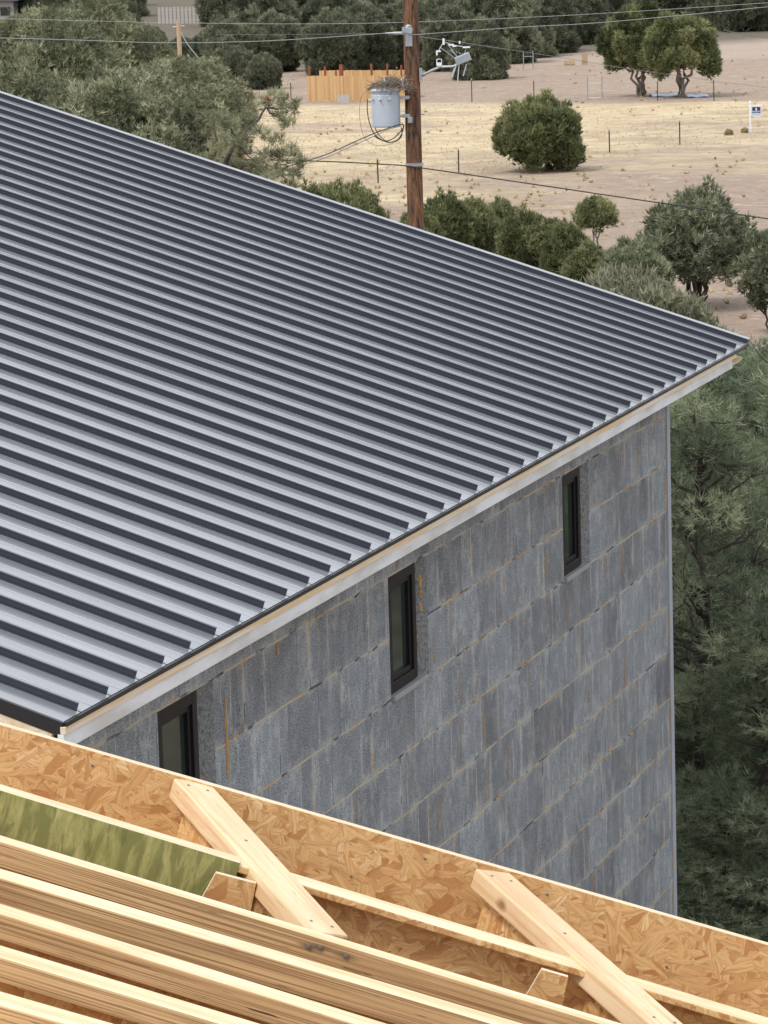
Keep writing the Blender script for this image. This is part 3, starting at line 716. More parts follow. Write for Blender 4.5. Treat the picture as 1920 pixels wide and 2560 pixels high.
for py in (189, 240, 286):
    mb = MB(); c_ = PX(1046, py, 0); mb.tube([loc(PX(1008, py, -.1), pole), loc(PX(1062, py, 0), pole)], 0.012, 6)
    mb.build('through_bolt', 'nail_steel', pole)

# transformer hung on the pole
tc = PX(966, 317, -0.05)
tr = empty('transformer', tc, 'light grey cylindrical transformer hung on the left of the wooden pole', 'transformer')
mb = MB(); mb.lathe([(0.255, 0.0), (0.275, 0.02), (0.275, 0.60), (0.262, 0.62), (0.27, 0.64), (0.27, 0.68)], n=32); mb.build('tank', 'tank_grey', tr, smooth=True).modifiers.new('e', 'EDGE_SPLIT')
mb = MB(); mb.lathe([(0.285, 0.675), (0.29, 0.69), (0.285, 0.715), (0.20, 0.745), (0.02, 0.76)], n=32); mb.build('lid', 'tank_grey', tr, smooth=True)
mb = MB(); mb.lathe([(0.055, 0.74), (0.07, 0.77), (0.05, 0.785), (0.065, 0.81), (0.045, 0.825), (0.06, 0.85), (0.035, 0.87), (0.03, 0.92)], n=16)
mb.build('bushing', 'porcelain', tr, smooth=True)
for hz in (0.20, 0.55):
    mb = MB()
    for s_ in (-0.05, 0.05):
        mb.tube([Vector((0, 0, hz))+RH*0.25+FH*s_, Vector((0, 0, hz))+RH*0.47+FH*s_], 0.02, 8)
    local_box(mb, Vector((0, 0, hz))+RH*0.38, 0.14, 0.16, 0.07)
    mb.build('bracket', 'galvanised', tr, bevel=0.005)
for an in (-2.2, -1.6, -1.0):
    mb = MB(); d_ = Vector((math.cos(an), math.sin(an), 0)); mb.tube([d_*0.26+Vector((0, 0, 0.52)), d_*0.34+Vector((0, 0, 0.55))], [0.03, 0.02], 8); mb.build('terminal', 'porcelain', tr)
d_ = -RH; mb = MB()
mb.tube([d_*0.26+Vector((0, 0, 0.50)), d_*0.35+Vector((0, 0, 0.52))], [0.03, 0.025], 8); mb.build('terminal', 'porcelain', tr)
# bird nest on its lid
nest = empty('bird_nest', tc+Vector((0, 0, 0.72)), 'bird nest of tangled twigs piled on the transformer lid', 'nest')
mb = MB()
for k in range(340):
    an = random.uniform(0, 2*PI); rr = 0.42*math.sqrt(random.random()); c_ = Vector((rr*math.cos(an), rr*math.sin(an), 0))+RH*0.13
    zt = 0.20*(1-(rr/0.46)**2); c_.z = random.uniform(-0.03 if rr > 0.3 else 0.03, zt+0.03)
    d_ = Vector((random.gauss(0, 1), random.gauss(0, 1), random.gauss(0, 0.45))).normalized()*random.uniform(0.06, 0.19)
    mb.tube([c_-d_, c_+d_*0.1+Vector((0, 0, random.uniform(-.02, .02))), c_+d_], 0.0055, 3, cap=False)
mb.build('twigs', 'nest_twig', nest)

def wire(name, pts, rad, mat, label, cat='wire', group=None, dep=PD, deps=None, sub=10):
    P = []
    for i, q in enumerate(pts):
        d_ = deps[i] if deps else dep; P.append(at_depth(q[0], q[1], d_))
    # smooth through points (Catmull-Rom)
    out = []
    for i in range(len(P)-1):
        p0 = P[max(i-1, 0)]; p1 = P[i]; p2 = P[i+1]; p3 = P[min(i+2, len(P)-1)]
        for k in range(sub):
            t_ = k/sub
            out.append(0.5*((2*p1)+(p2-p0)*t_+(2*p0-5*p1+4*p2-p3)*t_*t_+(3*p1-p0-3*p2+p3)*t_**3))
    out.append(P[-1]); mb = MB(); mb.tube(out, rad, 6)
    o = mb.build(name, mat); return tag(o, label, cat, group)
WG = 'overhead power lines'
wire('power_line', [(-300, 44), (12, 47), (434, 57), (870, 59), (1284, 45), (1660, 24), (2200, -12)], 0.007, 'wire_bright', 'topmost overhead line crossing the whole width behind the pole', 'power line', WG, dep=80)
wire('power_line', [(-300, 90), (0, 95), (214, 101), (417, 107), (650, 103), (850, 91), (966, 83)], 0.007, 'wire_bright', 'overhead line running left from the clamp near the pole top', 'power line', WG, dep=PD-.26)
wire('power_line', [(1020, 88), (1284, 69), (1521, 55), (1920, 17), (2200, -12)], 0.007, 'wire_bright', 'overhead line rising right from the clamp near the pole top', 'power line', WG, dep=PD-.26)
wire('power_line', [(540, 87), (760, 86), (1000, 84)], 0.006, 'wire_metal', 'faint thin line between the two overhead lines left of the pole', 'power line', WG, dep=90)
wire('power_line', [(1050, 92), (1165, 108), (1284, 126), (1423, 147), (1560, 170), (1695, 190), (1800, 204), (1920, 220), (2200, 262)], 0.007, 'wire_metal', 'thin line sagging right behind the two taller trees toward the sign', 'power line', WG, deps=[65, 75, 85, 95, 105, 115, 125, 135, 155])
wire('power_line', [(1810, 75), (1850, 84), (1920, 95), (2050, 108)], 0.016, 'wire_metal', 'short dark cable above the bright dirt at the upper right corner', 'power line', WG, dep=140)
wire('service_cable', [(-60, 380), (300, 392), (764, 402), (960, 411), (1040, 418), (1330, 460), (1573, 496), (1920, 547), (2250, 600)], 0.013, 'black_rubber', 'black cable crossing low behind the roof from the pole band to the right edge', 'cable', dep=PD-.18)
wire('service_cable', [(700, 423), (735, 412), (816, 386), (886, 355), (939, 332), (990, 314), (1006, 311), (1008, 320), (985, 345), (960, 352), (935, 340)], 0.011, 'black_rubber', 'twisted service cable sloping down left from under the transformer', 'cable', dep=PD-.3)
wire('service_cable', [(705, 428), (740, 417), (816, 393), (886, 362), (940, 338), (975, 322), (1004, 315)], 0.009, 'wire_metal', 'paler strand following just under the twisted service cable', 'cable', dep=PD-.34)
wire('loop_wire', [(919, 248), (918, 270), (922, 300), (934, 332), (955, 350), (975, 356), (995, 348), (1006, 330), (1009, 312)], 0.010, 'black_rubber', 'thick black wire looping under the transformer tank', 'wire', 'loose wires around the transformer', dep=PD-.36)
wire('loop_wire', [(938, 320), (948, 338), (968, 354), (988, 354), (1004, 340), (1003, 318)], 0.009, 'black_rubber', 'inner black loop hanging right below the tank', 'wire', 'loose wires around the transformer', dep=PD-.30)
wire('loop_wire', [(925, 222), (905, 240), (899, 270), (901, 310), (912, 345), (935, 362), (960, 364), (985, 357)], 0.005, 'wire_metal', 'thin outer wire bowing wide to the left of the transformer', 'wire', 'loose wires around the transformer', dep=PD-.3)
wire('loop_wire', [(1003, 196), (1008, 215), (1014, 225)], 0.008, 'white_paint', 'short white lead between the nest and the pole', 'wire', 'loose wires around the transformer', dep=PD-.3)

# outreach arm with a hooded lamp on the right of the pole
la = empty('pole_lamp', PX(1048, 186), 'grey hooded lamp on a silver arm at the right of the pole', 'lamp')
mb = MB(); local_box(mb, loc(PX(1052, 187, -.1), la), 0.06, 0.1, 0.26)
mb.tube([loc(PX(1052, 190, -.1), la), loc(PX(1062, 186, -.2), la), loc(PX(1080, 176, -.3), la), loc(PX(1101, 167, -.4), la), loc(PX(1131, 166, -.45), la)], [0.03, 0.028, 0.026, 0.024, 0.02], 8)
mb.build('arm', 'galvanised', la)
mb = MB(); local_box(mb, loc(PX(1098, 161, -.4), la), 0.09, 0.08, 0.07)
for p, q in (((1092, 163), (1092, 148)), ((1104, 163), (1104, 148)), ((1092, 148), (1104, 148))): mb.tube([loc(PX(*p, -.4), la), loc(PX(*q, -.4), la)], 0.008, 6)
mb.build('knuckle', 'white_paint', la)
mb = MB(); cc_ = loc(PX(1157, 147, -.5), la)
local_box(mb, cc_, 0.30, 0.26, 0.15, math.radians(-20))
for k in range(-2, 3): local_box(mb, cc_+RH*(k*0.062)*math.cos(.35)+Vector((0, 0, -k*0.062*math.sin(.35)+0.085)), 0.014, 0.24, 0.03, math.radians(-20))
mb.build('hood', 'galvanised', la, bevel=0.012)
mb = MB()
for p, q, r0 in (((1143, 155), (1129, 195), 0.022), ((1148, 158), (1144, 204), 0.012), ((1166, 160), (1158, 190), 0.014), ((1131, 166), (1146, 160), 0.018), ((1150, 150), (1126, 124), 0.007), ((1146, 152), (1100, 118), 0.006), ((1150, 150), (1120, 112), 0.006)):
    mb.tube([loc(PX(*p, -.5), la), loc(PX(*q, -.5), la)], r0, 6)
mb.build('strut', 'galvanised', la)
mb = MB()
for (x_, y_, w_, h_) in ((1109, 104, .04, .12), (1128, 112, .10, .03), (1136, 115, .08, .03), (1149, 106, .03, .05), (1166, 118, .14, .03), (1096, 128, .09, .03), (1092, 133, .03, .08)):
    local_box(mb, loc(PX(x_, y_, -.5), la), w_, 0.04, h_)
mb.tube([loc(PX(1096, 128, -.5), la), loc(PX(1109, 104, -.5), la), loc(PX(1128, 112, -.5), la), loc(PX(1166, 118, -.5), la), loc(PX(1160, 140, -.5), la)], 0.006, 5)
mb.build('insulators', 'white_paint', la)

# ------------------------------------------------------------------ trees and shrubs
def tufts(centers, dirs, length, width, blades, spread, tint, jitter=0.3):
    """each tuft: thin triangles fanning out from a point"""
    n = len(centers); C = np.repeat(centers, blades, 0); D = np.repeat(dirs, blades, 0); Tn = np.repeat(tint, blades)
    Lr = length*RNG.uniform(0.6, 1.25, n*blades)[:, None]
    d = D + RNG.normal(0, spread, D.shape); d /= np.linalg.norm(d, axis=1)[:, None]
    s = np.cross(d, RNG.normal(0, 1, d.shape)); s /= np.linalg.norm(s, axis=1)[:, None]+1e-9
    base = C + RNG.normal(0, length*0.10, C.shape)
    wv = width*RNG.uniform(0.6, 1.3, n*blades)[:, None]
    V = np.empty((n*blades, 3, 3)); V[:, 0] = base - s*wv; V[:, 1] = base + s*wv; V[:, 2] = base + d*Lr
    tt = np.repeat(np.clip(Tn+RNG.normal(0, 0.09, len(Tn)), 0, 1), 3)
    return V.reshape(-1, 3), np.arange(n*blades*3).reshape(-1, 3), tt
def lobes_points(lobes, density, shell=0.5, up=0.6, drop=0.0):
    Cs, Ds, Ts = [], [], []
    for (c, r, tn) in lobes:
        c = np.array(c, float); r = np.array(r if hasattr(r, '__len__') else (r, r, r), float)
        n = int(density*(r[0]*r[1]*r[2])**(2/3)*4*PI)
        d = RNG.normal(0, 1, (n, 3)); d /= np.linalg.norm(d, axis=1)[:, None]
        ph = RNG.uniform(0, 6.28, 3)
        bump_ = 1+0.16*np.sin(d[:, 0]*6+ph[0])*np.sin(d[:, 1]*6+ph[1])+0.12*np.sin(d[:, 2]*9+ph[2])
        rad = (shell+(1-shell)*RNG.random(n)**0.6)*bump_
        keep = RNG.random(n) > drop
        p = c + d*r*rad[:, None]; dd = d*0.8+np.array([0, 0, up]); dd /= np.linalg.norm(dd, axis=1)[:, None]
        g = 0.5+0.5*np.sin(p[:, 0]*3.1+ph[0])*np.sin(p[:, 1]*2.7+ph[1])*np.sin(p[:, 2]*3.3+ph[2])
        t_ = np.clip(tn+(g-0.5)*0.45+RNG.normal(0, 0.07, n), 0, 1)
        Cs.append(p[keep]); Ds.append(dd[keep]); Ts.append(t_[keep])
    return np.concatenate(Cs), np.concatenate(Ds), np.concatenate(Ts)
def limb(mb, a_, b_, r0, r1, wob=0.12, n=6):
    a_, b_ = Vector(a_), Vector(b_); L = (b_-a_).length; pts = []
    for k in range(n+1):
        t_ = k/n; p = a_.lerp(b_, t_)+Vector((random.gauss(0, 1), random.gauss(0, 1), random.gauss(0, .5)))*wob*L*0.25*math.sin(PI*t_)
        p.z -= L*0.10*math.sin(PI*t_)*0.5; pts.append(p)
    mb.tube(pts, [r0+(r1-r0)*k/n for k in range(n+1)], 7); return pts
def make_tree(name, H, W, kind, leaf, bark='bark', stems=3, crown0=0.3, seed=1, twigs=0, flat=0.0, dens=1.0, tl=None):
    """H, W in metres; returns an empty with crown and trunk"""
    global RNG
    RNG = np.random.default_rng(seed); random.seed(seed)
    e = bpy.data.objects.new(name, None); COL.objects.link(e)
    lobes = []; R = W/2
    if kind == 'bush':                 # dense dome of upright plumes
        nl = 26
        for k in range(nl):
            an = k*2.399; rr = R*0.80*math.sqrt((k+0.5)/nl)
            hz = H*(0.98-0.50*(rr/R)**2.2)*random.uniform(0.92, 1.05)
            lr = R*random.uniform(0.20, 0.30)
            lobes.append(((rr*math.cos(an), rr*math.sin(an), hz-lr*1.6), (lr, lr, lr*1.7), random.uniform(0.3, 0.75)))
        for k in range(8):
            an = random.uniform(0, 6.28); rr = R*random.uniform(0.1, 0.85); lr = R*random.uniform(0.05, 0.08); hz = H*(1.0-0.50*(rr/R)**2.2)*random.uniform(0.93, 1.06)
            lobes.append(((rr*math.cos(an), rr*math.sin(an), hz-lr*1.6), (lr, lr, lr*2.4), random.uniform(0.5, 0.9)))
        for k in range(16):
            an = k*2.399; rr = R*random.uniform(0.5, 0.80); lr = R*random.uniform(0.24, 0.33)
            lobes.append(((rr*math.cos(an), rr*math.sin(an), H*random.uniform(crown0+0.10, 0.50)), (lr, lr, lr*1.15), random.uniform(0.15, 0.5)))
    elif kind == 'vase':               # plumes fanning up from splayed stems, widest low down
        nl = 64
        for k in range(nl):
            an = k*2.399; zf_ = (k+0.5)/nl
            prof_ = math.sin(PI*min(1, 0.36+0.62*zf_))**0.6
            rr = R*0.86*prof_*math.sqrt(random.uniform(0.35, 1.0)); z = H*(crown0+0.06+(0.80-crown0)*zf_)*random.uniform(0.94, 1.05)
            lr = R*random.uniform(0.11, 0.22)
            lobes.append(((rr*math.cos(an), rr*math.sin(an), z), (lr, lr, lr*1.5), random.uniform(0.2, 0.8)))
    elif kind == 'round':              # open rounded crown on several stems
        nl = 34
        for k in range(nl):
            an = k*2.399; zf_ = (k+0.5)/nl; ph_ = math.acos(1-1.65*zf_)
            rr = R*0.74*math.sin(ph_)*random.uniform(0.75, 1.05); ch = H*(1-crown0)
            z = H*crown0+ch*0.5+ch*0.42*math.cos(ph_)*random.uniform(0.85, 1.05)
            lr = R*random.uniform(0.20, 0.32)
            lobes.append(((rr*math.cos(an), rr*math.sin(an), z), (lr*1.1, lr*1.1, lr*1.0), random.uniform(0.2, 0.8)))
    elif kind == 'pine':               # tiers of drooping branches
        nl = 58
        for k in range(nl):
            zf_ = (k+0.5)/nl; an = k*2.399+random.uniform(-.3, .3)
            z = H*(crown0+(0.97-crown0)*zf_); br = R*(1.0-zf_**1.6*0.85)*random.uniform(0.45, 1.0)
            lr = R*random.uniform(0.16, 0.26)
            lobes.append(((br*math.cos(an), br*math.sin(an), z+random.uniform(-.2, .2)), (lr*1.25, lr*1.25, lr*0.8), random.uniform(0.15, 0.8)))
    if tl is None: tl = max(0.13, 0.035*H)
    # crown
    if kind == 'pine':
        Cn, Dn, Tt = lobes_points(lobes, 16*dens/(tl*4), 0.25, 0.5, 0.05)
        V, T, tt = tufts(Cn, Dn, tl, tl*0.035, 13, 0.62, Tt)
    elif kind == 'bush':
        Cn, Dn, Tt = lobes_points(lobes, 46*dens, 0.5, 1.3, 0.0)
        V, T, tt = tufts(Cn, Dn, tl, tl*0.13, 6, 0.50, Tt)
    else:
        Cn, Dn, Tt = lobes_points(lobes, 34*dens, 0.35, 0.9, 0.0)
        V, T, tt = tufts(Cn, Dn, tl, tl*0.12, 7, 0.65, Tt)
    raw_mesh('crown', V, T, leaf, tt, e)
    # trunk and limbs
    mb = MB(); tr0 = max(0.04, W*(0.035 if kind == 'pine' else 0.024))
    tops = []
    if kind == 'pine':
        limb(mb, (0, 0, -0.15), (random.uniform(-.2, .2), random.uniform(-.2, .2), H*0.95), tr0*1.2, 0.02, 0.06, 12)
        for (c_, r_, _) in lobes:
            limb(mb, (c_[0]*0.04, c_[1]*0.04, c_[2]-0.05*H), c_, tr0*0.28, 0.008, 0.14, 5)
    else:
        for k in range(stems):
            an = k*2*PI/stems+random.uniform(-.5, .5); sp = R*random.uniform(0.10, 0.32)
            tp = (sp*math.cos(an), sp*math.sin(an), H*(crown0+0.12)); limb(mb, (0.05*math.cos(an), 0.05*math.sin(an), -0.15), tp, tr0*random.uniform(0.7, 1.1), tr0*0.55, 0.25)
            tops.append(tp)
        for k, (c_, r_, _) in enumerate(lobes):
            tp = min(tops, key=lambda q: (q[0]-c_[0])**2+(q[1]-c_[1])**2); limb(mb, tp, c_, tr0*0.42, 0.012, 0.22, 5)
    for k in range(twigs):             # bare pale twigs poking through the foliage
        c_, r_, _ = random.choice(lobes); d_ = Vector((random.gauss(0, 1), random.gauss(0, 1), random.gauss(0, .6))).normalized()
        c_ = Vector(c_); limb(mb, c_*1.0, c_+d_*r_[0]*random.uniform(1.0, 1.7), 0.014, 0.004, 0.3, 4)
    mb.build('trunk', bark, e, smooth=True)
    return e
def put(e, px, py=None, dep=None, scale=None, rot=0.0, label='', cat='tree', group=None, hscale=1.0):
    if dep is None: p, _ = on_ground(px, py)
    else:
        r_ = ray(px, 1280); rh = Vector((r_.x, r_.y, 0)); rh = rh/(rh.dot(FH))
        p = Vector((CAM.x, CAM.y, 0)) + rh*dep; p.z = gz(p.x, p.y)
    e.location = p; e.rotation_euler = (0, 0, rot)
    if scale: e.scale = (scale, scale, scale*hscale)
    return tag(e, label, cat, group)
def m_at(py_base_depth, npx): return npx*py_base_depth/F_PX

# individual nearer trees
d_b = on_ground(1350, 430)[1]
put(make_tree('juniper', m_at(d_b, 192), m_at(d_b, 226), 'bush', 'juniper_green', stems=4, crown0=0.06, seed=11, dens=1.25, tl=0.26), 1350, 428, label='round dense juniper standing alone in the middle of the field', cat='juniper')
d_p = on_ground(1602, 240)[1]
PG = 'pair of taller junipers on bare stems'
put(make_tree('juniper', m_at(d_p, 232), m_at(d_p, 222), 'vase', 'juniper_green', stems=6, crown0=0.33, seed=21, dens=1.5, tl=0.32), 1602, 241, label='left tree of the pair with bare splayed stems at the top right', cat='juniper', group=PG)
put(make_tree('juniper', m_at(d_p, 212), m_at(d_p, 222), 'vase', 'juniper_green', stems=5, crown0=0.32, seed=22, dens=1.5, tl=0.32), 1708, 243, rot=1.0, label='right tree of the pair, its crown leaning over pale sheets', cat='juniper', group=PG)
d_r = on_ground(1735, 768)[1]
put(make_tree('pinyon_pine', m_at(d_r, 298), m_at(d_r, 345), 'vase', 'grey_green', 'bark_dark', stems=6, crown0=0.27, seed=31, dens=1.5, tl=0.20, twigs=40), 1745, 768, label='broad grey green tree with dark forked trunk beside the far roof corner', cat='tree')
# low junipers showing over the far roof edge
RG = 'junipers showing above the far roof edge'
protos = [make_tree('juniper', 3.0, 2.3, 'bush', 'juniper_green', stems=3, crown0=0.05, seed=41+k, dens=1.8, tl=0.17) for k in range(3)]
row = [(1065, 520, 112, 'low juniper top just right of the pole base'), (1128, 478, 114, 'tallest juniper next to the pole, above the far roof edge'),
       (1196, 487, 115, 'second juniper right of the pole above the roof edge'), (1262, 497, 117, 'third juniper right of the pole above the roof edge'),
       (1322, 520, 112, 'juniper at the middle of the row above the roof edge'), (1382, 540, 110, 'juniper left of the small pale tree in the roof edge row'),
       (1432, 560, 106, 'low juniper directly in front of the small pale tree'), (1480, 612, 103, 'lowest juniper at the right end of the row, touching the roof line'),
       (850, 436, 116, 'pointed juniper tip peeking over the roof left of the pole'), (910, 448, 118, 'juniper tip closest to the pole on its left side'),
       (800, 452, 112, 'small juniper tip farthest left of the pole over the roof')]
used = set()
for k, (px, ptop_, dep, lb) in enumerate(row):
    e = protos[k % 3] if (k % 3) not in used else copy_tree(protos[k % 3]); used.add(k % 3)
    hgt = (11.7 - dep*(ptop_+173)/F_PX)
    put(e, px, dep=dep, rot=k*1.3, scale=hgt/3.0, label=lb, cat='juniper', group=RG)
d_ = 114
put(make_tree('pinyon_pine', 1.95, 1.75, 'round', 'juniper_green', 'bark', stems=3, crown0=0.38, seed=52, dens=2.2, tl=0.15), 1502, dep=122, label='small pale green tree with bare stems behind the juniper row', cat='tree')
e = bpy.context.scene.objects[-1] if False else None
# grey brush and shrubs by the far roof corner
BG = 'low shrubs below the broad tree'
bs = [make_tree('shrub', 1.5, 2.0, 'bush', 'brush_grey', stems=3, crown0=0.02, seed=61+k, dens=1.6, tl=0.16) for k in range(2)]
for k, (px, py, h_, lb) in enumerate([(1560, 742, 1.5, 'pale grey shrub at the roof line left of the broad tree'), (1620, 776, 1.45, 'pale shrub hugging the roof line under the broad tree'), (1665, 800, 1.2, 'pale low shrub at the foot of the broad tree')]):
    e = bs[k] if k < 2 else copy_tree(bs[0])
    put(e, px, dep=90-k*2, scale=1.0*(11.7-(90-k*2)*(py-62+173)/F_PX)/1.5, rot=k, label=lb, cat='shrub', group=BG)
put(make_tree('pinyon_pine', 2.3, 2.6, 'round', 'grey_green', 'bark_dark', stems=4, crown0=0.06, seed=71, dens=1.9, tl=0.16), 1590, dep=101, label='dark shrubby pine touching the left side of the broad tree', cat='tree')
put(make_tree('pinyon_pine', 3.0, 2.1, 'round', 'grey_green', 'bark_dark', stems=4, crown0=0.05, seed=72, dens=1.9, tl=0.17), 1935, 832, label='dark tree cut by the right edge level with the roof corner', cat='tree')

# pines below the far corner of the building, 35 to 60 m away
NG = 'tall pines beyond the right corner of the building'
pines = [make_tree('pine', 7.0, 3.6, 'pine', 'pine_green', 'bark_dark', crown0=0.10, seed=81+k, dens=1.7, tl=0.16, twigs=50) for k in range(3)]
pines.append(make_tree('pine', 7.0, 2.6, 'pine', 'pine_green', 'bark_dark', crown0=0.55, seed=88, dens=1.0, tl=0.15, twigs=60))
plist = [(1702, 1500, 39.5, 2, 'middle height pine behind the small one at the wall corner'), (1850, 1400, 39.0, 0, 'middle height pine midway between wall corner and right edge'), (1765, 1700, 37.0, 0, 'low pine between the wall corner and the strand board rim end'), (1925, 1760, 36.0, 1, 'low pine cut by the right edge just above the strand board rim'), (1690, 2040, 35.5, 1, 'small pine at the foot of the wall corner'), (1805, 2000, 34.0, 2, 'small pine above the right end of the strand board rim'), (1735, 930, 40.5, 0, 'tall pine directly beside the building corner'), (1850, 890, 45.0, 1, 'tall pine right of the corner, top nearest the roof tip'), (1940, 930, 41.0, 2, 'tall pine cut by the right edge of the photo'),
         (1660, 1010, 44.0, 1, 'pine mostly hidden behind the building corner'), (1790, 1280, 38.5, 2, 'shorter dark pine at the front of the pine group'), (1905, 1560, 34.5, 0, 'lowest pine near the right end of the strand board rim'),
         (1780, 850, 52.0, 2, 'farther pine whose top rises just under the roof tip'), (1910, 885, 55.0, 0, 'farthest pine at the right edge under the bare dirt'), (1690, 900, 50.0, 0, 'pine top showing between roof edge and wall corner'),
         (1715, 1820, 37.5, 1, 'small pine low against the wall corner'), (1748, 1000, 36.0, 3, 'pine with a bare dark trunk low down, next to the wall corner')]
plist += [(px_, 860+40*(k_ % 3), 38+6*(k_ % 4), k_ % 3, 'pine beyond the right edge of the photo') for k_, px_ in enumerate((2080, 2230, 2400, 2600, 2850, 3150, 3500, 2000, 3750, 4000, 4250, 4500, 4750, 5000, 5300))]
used = set()
for k, (px, ptop_, dep, pi_, lb) in enumerate(plist):
    e = pines[pi_] if pi_ not in used else copy_tree(pines[pi_]); used.add(pi_)
    r_ = ray(960, ptop_); hgt = 11.7 + dep*(r_.z/(r_.x*FH.x+r_.y*FH.y))
    put(e, px, dep=dep, rot=k*1.7, scale=hgt/7.0, label=lb, cat='pine', group=NG)
    if hgt < 5: e.scale.x = e.scale.y = 0.8

# pinyons behind the roof on the left, 75 to 150 m away
LG = 'pinyon trees behind the left part of the roof'
lp = [make_tree('pinyon_pine', 9.5, 6.4, 'vase', 'pinyon_green', 'bark_dark', stems=3, crown0=0.40, seed=91+k, dens=0.85, tl=0.19, twigs=190) for k in range(3)]
llist = [(100, -25, 170, 2, 'farther pinyon beside the grey building'), (175, -50, 150, 0, 'tall pinyon behind the leftmost ones'), (345, -10, 172, 2, 'far pinyon left of the slim wooden pole'), (425, 72, 172, 1, 'far olive pinyon around the slim wooden pole'), (485, 92, 140, 0, 'pinyon right of the slim wooden pole'), (15, 80, 145, 1, 'pinyon below the grey building corner'), (-30, 60, 130, 2, 'pinyon cut by the left edge under the grey building'), (590, 150, 175, 1, 'small far pinyon left of the thin field posts'),
 (60, 75, 120, 0, 'leftmost pinyon, filling the upper left corner'), (215, -10, 112, 1, 'pinyon behind the roof at the left, second from the edge'), (400, 95, 108, 2, 'olive pinyon in front of the small wooden post'),
         (130, 80, 98, 2, 'nearer low pinyon touching the white roof edge at far left'), (300, 110, 92, 0, 'pinyon with bare trunks visible just over the roof edge'), (462, 215, 92, 1, 'pinyon at the right end of the left tree group'),
         (520, 95, 150, 0, 'farther pinyon below the grey picket fence'), (290, -60, 160, 1, 'tall pinyon at the top of the left tree group'), (-40, 120, 92, 1, 'pinyon cut by the left edge just above the roof')]
used = set()
for k, (px, ptop_, dep, pi_, lb) in enumerate(llist):
    e = lp[pi_] if pi_ not in used else copy_tree(lp[pi_]); used.add(pi_)
    hgt = 11.7 - dep*(ptop_+173)/F_PX
    put(e, px, dep=dep, rot=k*2.1, scale=1, label=lb, cat='pinyon', group=LG)
    sc_ = min(1.05, hgt/9.5*1.25); e.scale = (sc_, sc_, hgt/9.5)
# sparse pine with long branches at the roof edge
RNG = np.random.default_rng(55); random.seed(55)
r_ = ray(560, 1280); rh = Vector((r_.x, r_.y, 0)); rh = rh/rh.dot(FH); sb = Vector((CAM.x, CAM.y, 0))+rh*62; sb.z = gz(sb.x, sb.y)
sp_ = empty('pine', sb, 'sparse needled pine with rusty cones rising over the roof edge left of the pole', 'pine')
clus = [(690, 243), (716, 256), (660, 258), (738, 270), (640, 276), (604, 296), (578, 316), (702, 290), (722, 312), (622, 322), (655, 335), (560, 345), (600, 352), (690, 352),
        (728, 376), (746, 402), (705, 392), (664, 388), (612, 384), (640, 408), (700, 425), (738, 432), (680, 446), (650, 436), (610, 420), (570, 395), (540, 372), (530, 330), (548, 300), (520, 400), (590, 455), (640, 480), (720, 470)]
lob = []
for (cx_, cy_) in clus:
    c_ = at_depth(cx_, cy_, 62+random.uniform(-1.2, 1.2))-sb
    lob.append((tuple(c_), (0.17, 0.17, 0.12), random.uniform(0.4, 0.9)))
Cn, Dn, Tt = lobes_points(lob, 60, 0.1, 0.7); V, T, tt = tufts(Cn, Dn, 0.17, 0.008, 14, 0.6, Tt); raw_mesh('crown', V, T, 'pinyon_green', tt, sp_)
mb = MB(); L_ = lambda a_, b_: (at_depth(a_, b_, 62)-sb)
limb(mb, (0, 0, -0.1), L_(548, 440), 0.16, 0.07, 0.1); j0 = L_(548, 440)
limb(mb, j0, L_(590, 345), 0.06, 0.035, 0.2); limb(mb, L_(590, 345), L_(665, 268), 0.035, 0.018, 0.2); limb(mb, L_(665, 268), L_(735, 268), 0.018, 0.006, 0.2); limb(mb, j0, L_(640, 400), 0.05, 0.02, 0.2); limb(mb, L_(640, 400), L_(735, 425), 0.02, 0.006, 0.2); limb(mb, j0, L_(535, 320), 0.05, 0.012, 0.2)
for (c_, r_, _) in lob:
    src_ = min((L_(590, 345), L_(640, 305), L_(665, 268), L_(640, 400), L_(690, 412), L_(540, 380)), key=lambda q: (q-Vector(c_)).length); limb(mb, src_, c_, 0.012, 0.005, 0.3, 4)
mb.build('trunk', 'bark_dark', sp_, smooth=True)
cv = []
RNG = np.random.default_rng(5)
pts = np.array([np.array(l_[0])+RNG.normal(0, 0.12, 3) for l_ in lob[::2]])
for q_ in pts:
    V, T, tt = tufts(q_[None], np.array([[0, 0, 1.0]]), 0.06, 0.025, 26, 1.4, np.full(1, 0.5)); raw_mesh('cone', V, T, 'cone_rust', tt, sp_)

# far tree line
TG = 'trees of the far tree line'
fp = [make_tree('juniper', 6.0, 6.4, 'bush' if k % 2 else 'vase', 'far_green', 'bark', stems=4, crown0=-0.06, seed=101+k, dens=1.0, tl=0.40, twigs=14) for k in range(4)]
sidew = lambda px: 'left' if px < 640 else ('middle' if px < 1280 else 'right')
far = []
def frow(dep, xs_, hmul): 
    for x_ in xs_: far.append((x_+random.uniform(-30, 30), dep+random.uniform(-8, 8), hmul*random.uniform(0.85, 1.15)))
random.seed(3)
skip = lambda x_, d_: (375 < x_ < 590 and 165 < d_ < 452) or (x_ < 75 and d_ < 425)
frow(285, range(430, 1010, 105), 0.85)
far += [(1225, 268, 0.80), (1160, 285, 0.9), (1330, 305, 1.0), (700, 262, 0.45), (640, 268, 0.5), (1040, 290, 1.0), (1290, 296, 1.05)]
frow(315, list(range(300, 1500, 135)), 1.1)
frow(318, list(range(1000, 1500, 110)), 0.9)
frow(335, list(range(1040, 1560, 110)), 1.15)
frow(346, list(range(1490, 1560, 60))+list(range(1800, 2060, 85)), 0.85)
frow(356, list(range(1480, 2060, 80)), 0.95)
frow(385, list(range(600, 2060, 110)), 1.25)
frow(415, list(range(-80, 2080, 105)), 1.25)
frow(450, list(range(-80, 2080, 105)), 1.4)
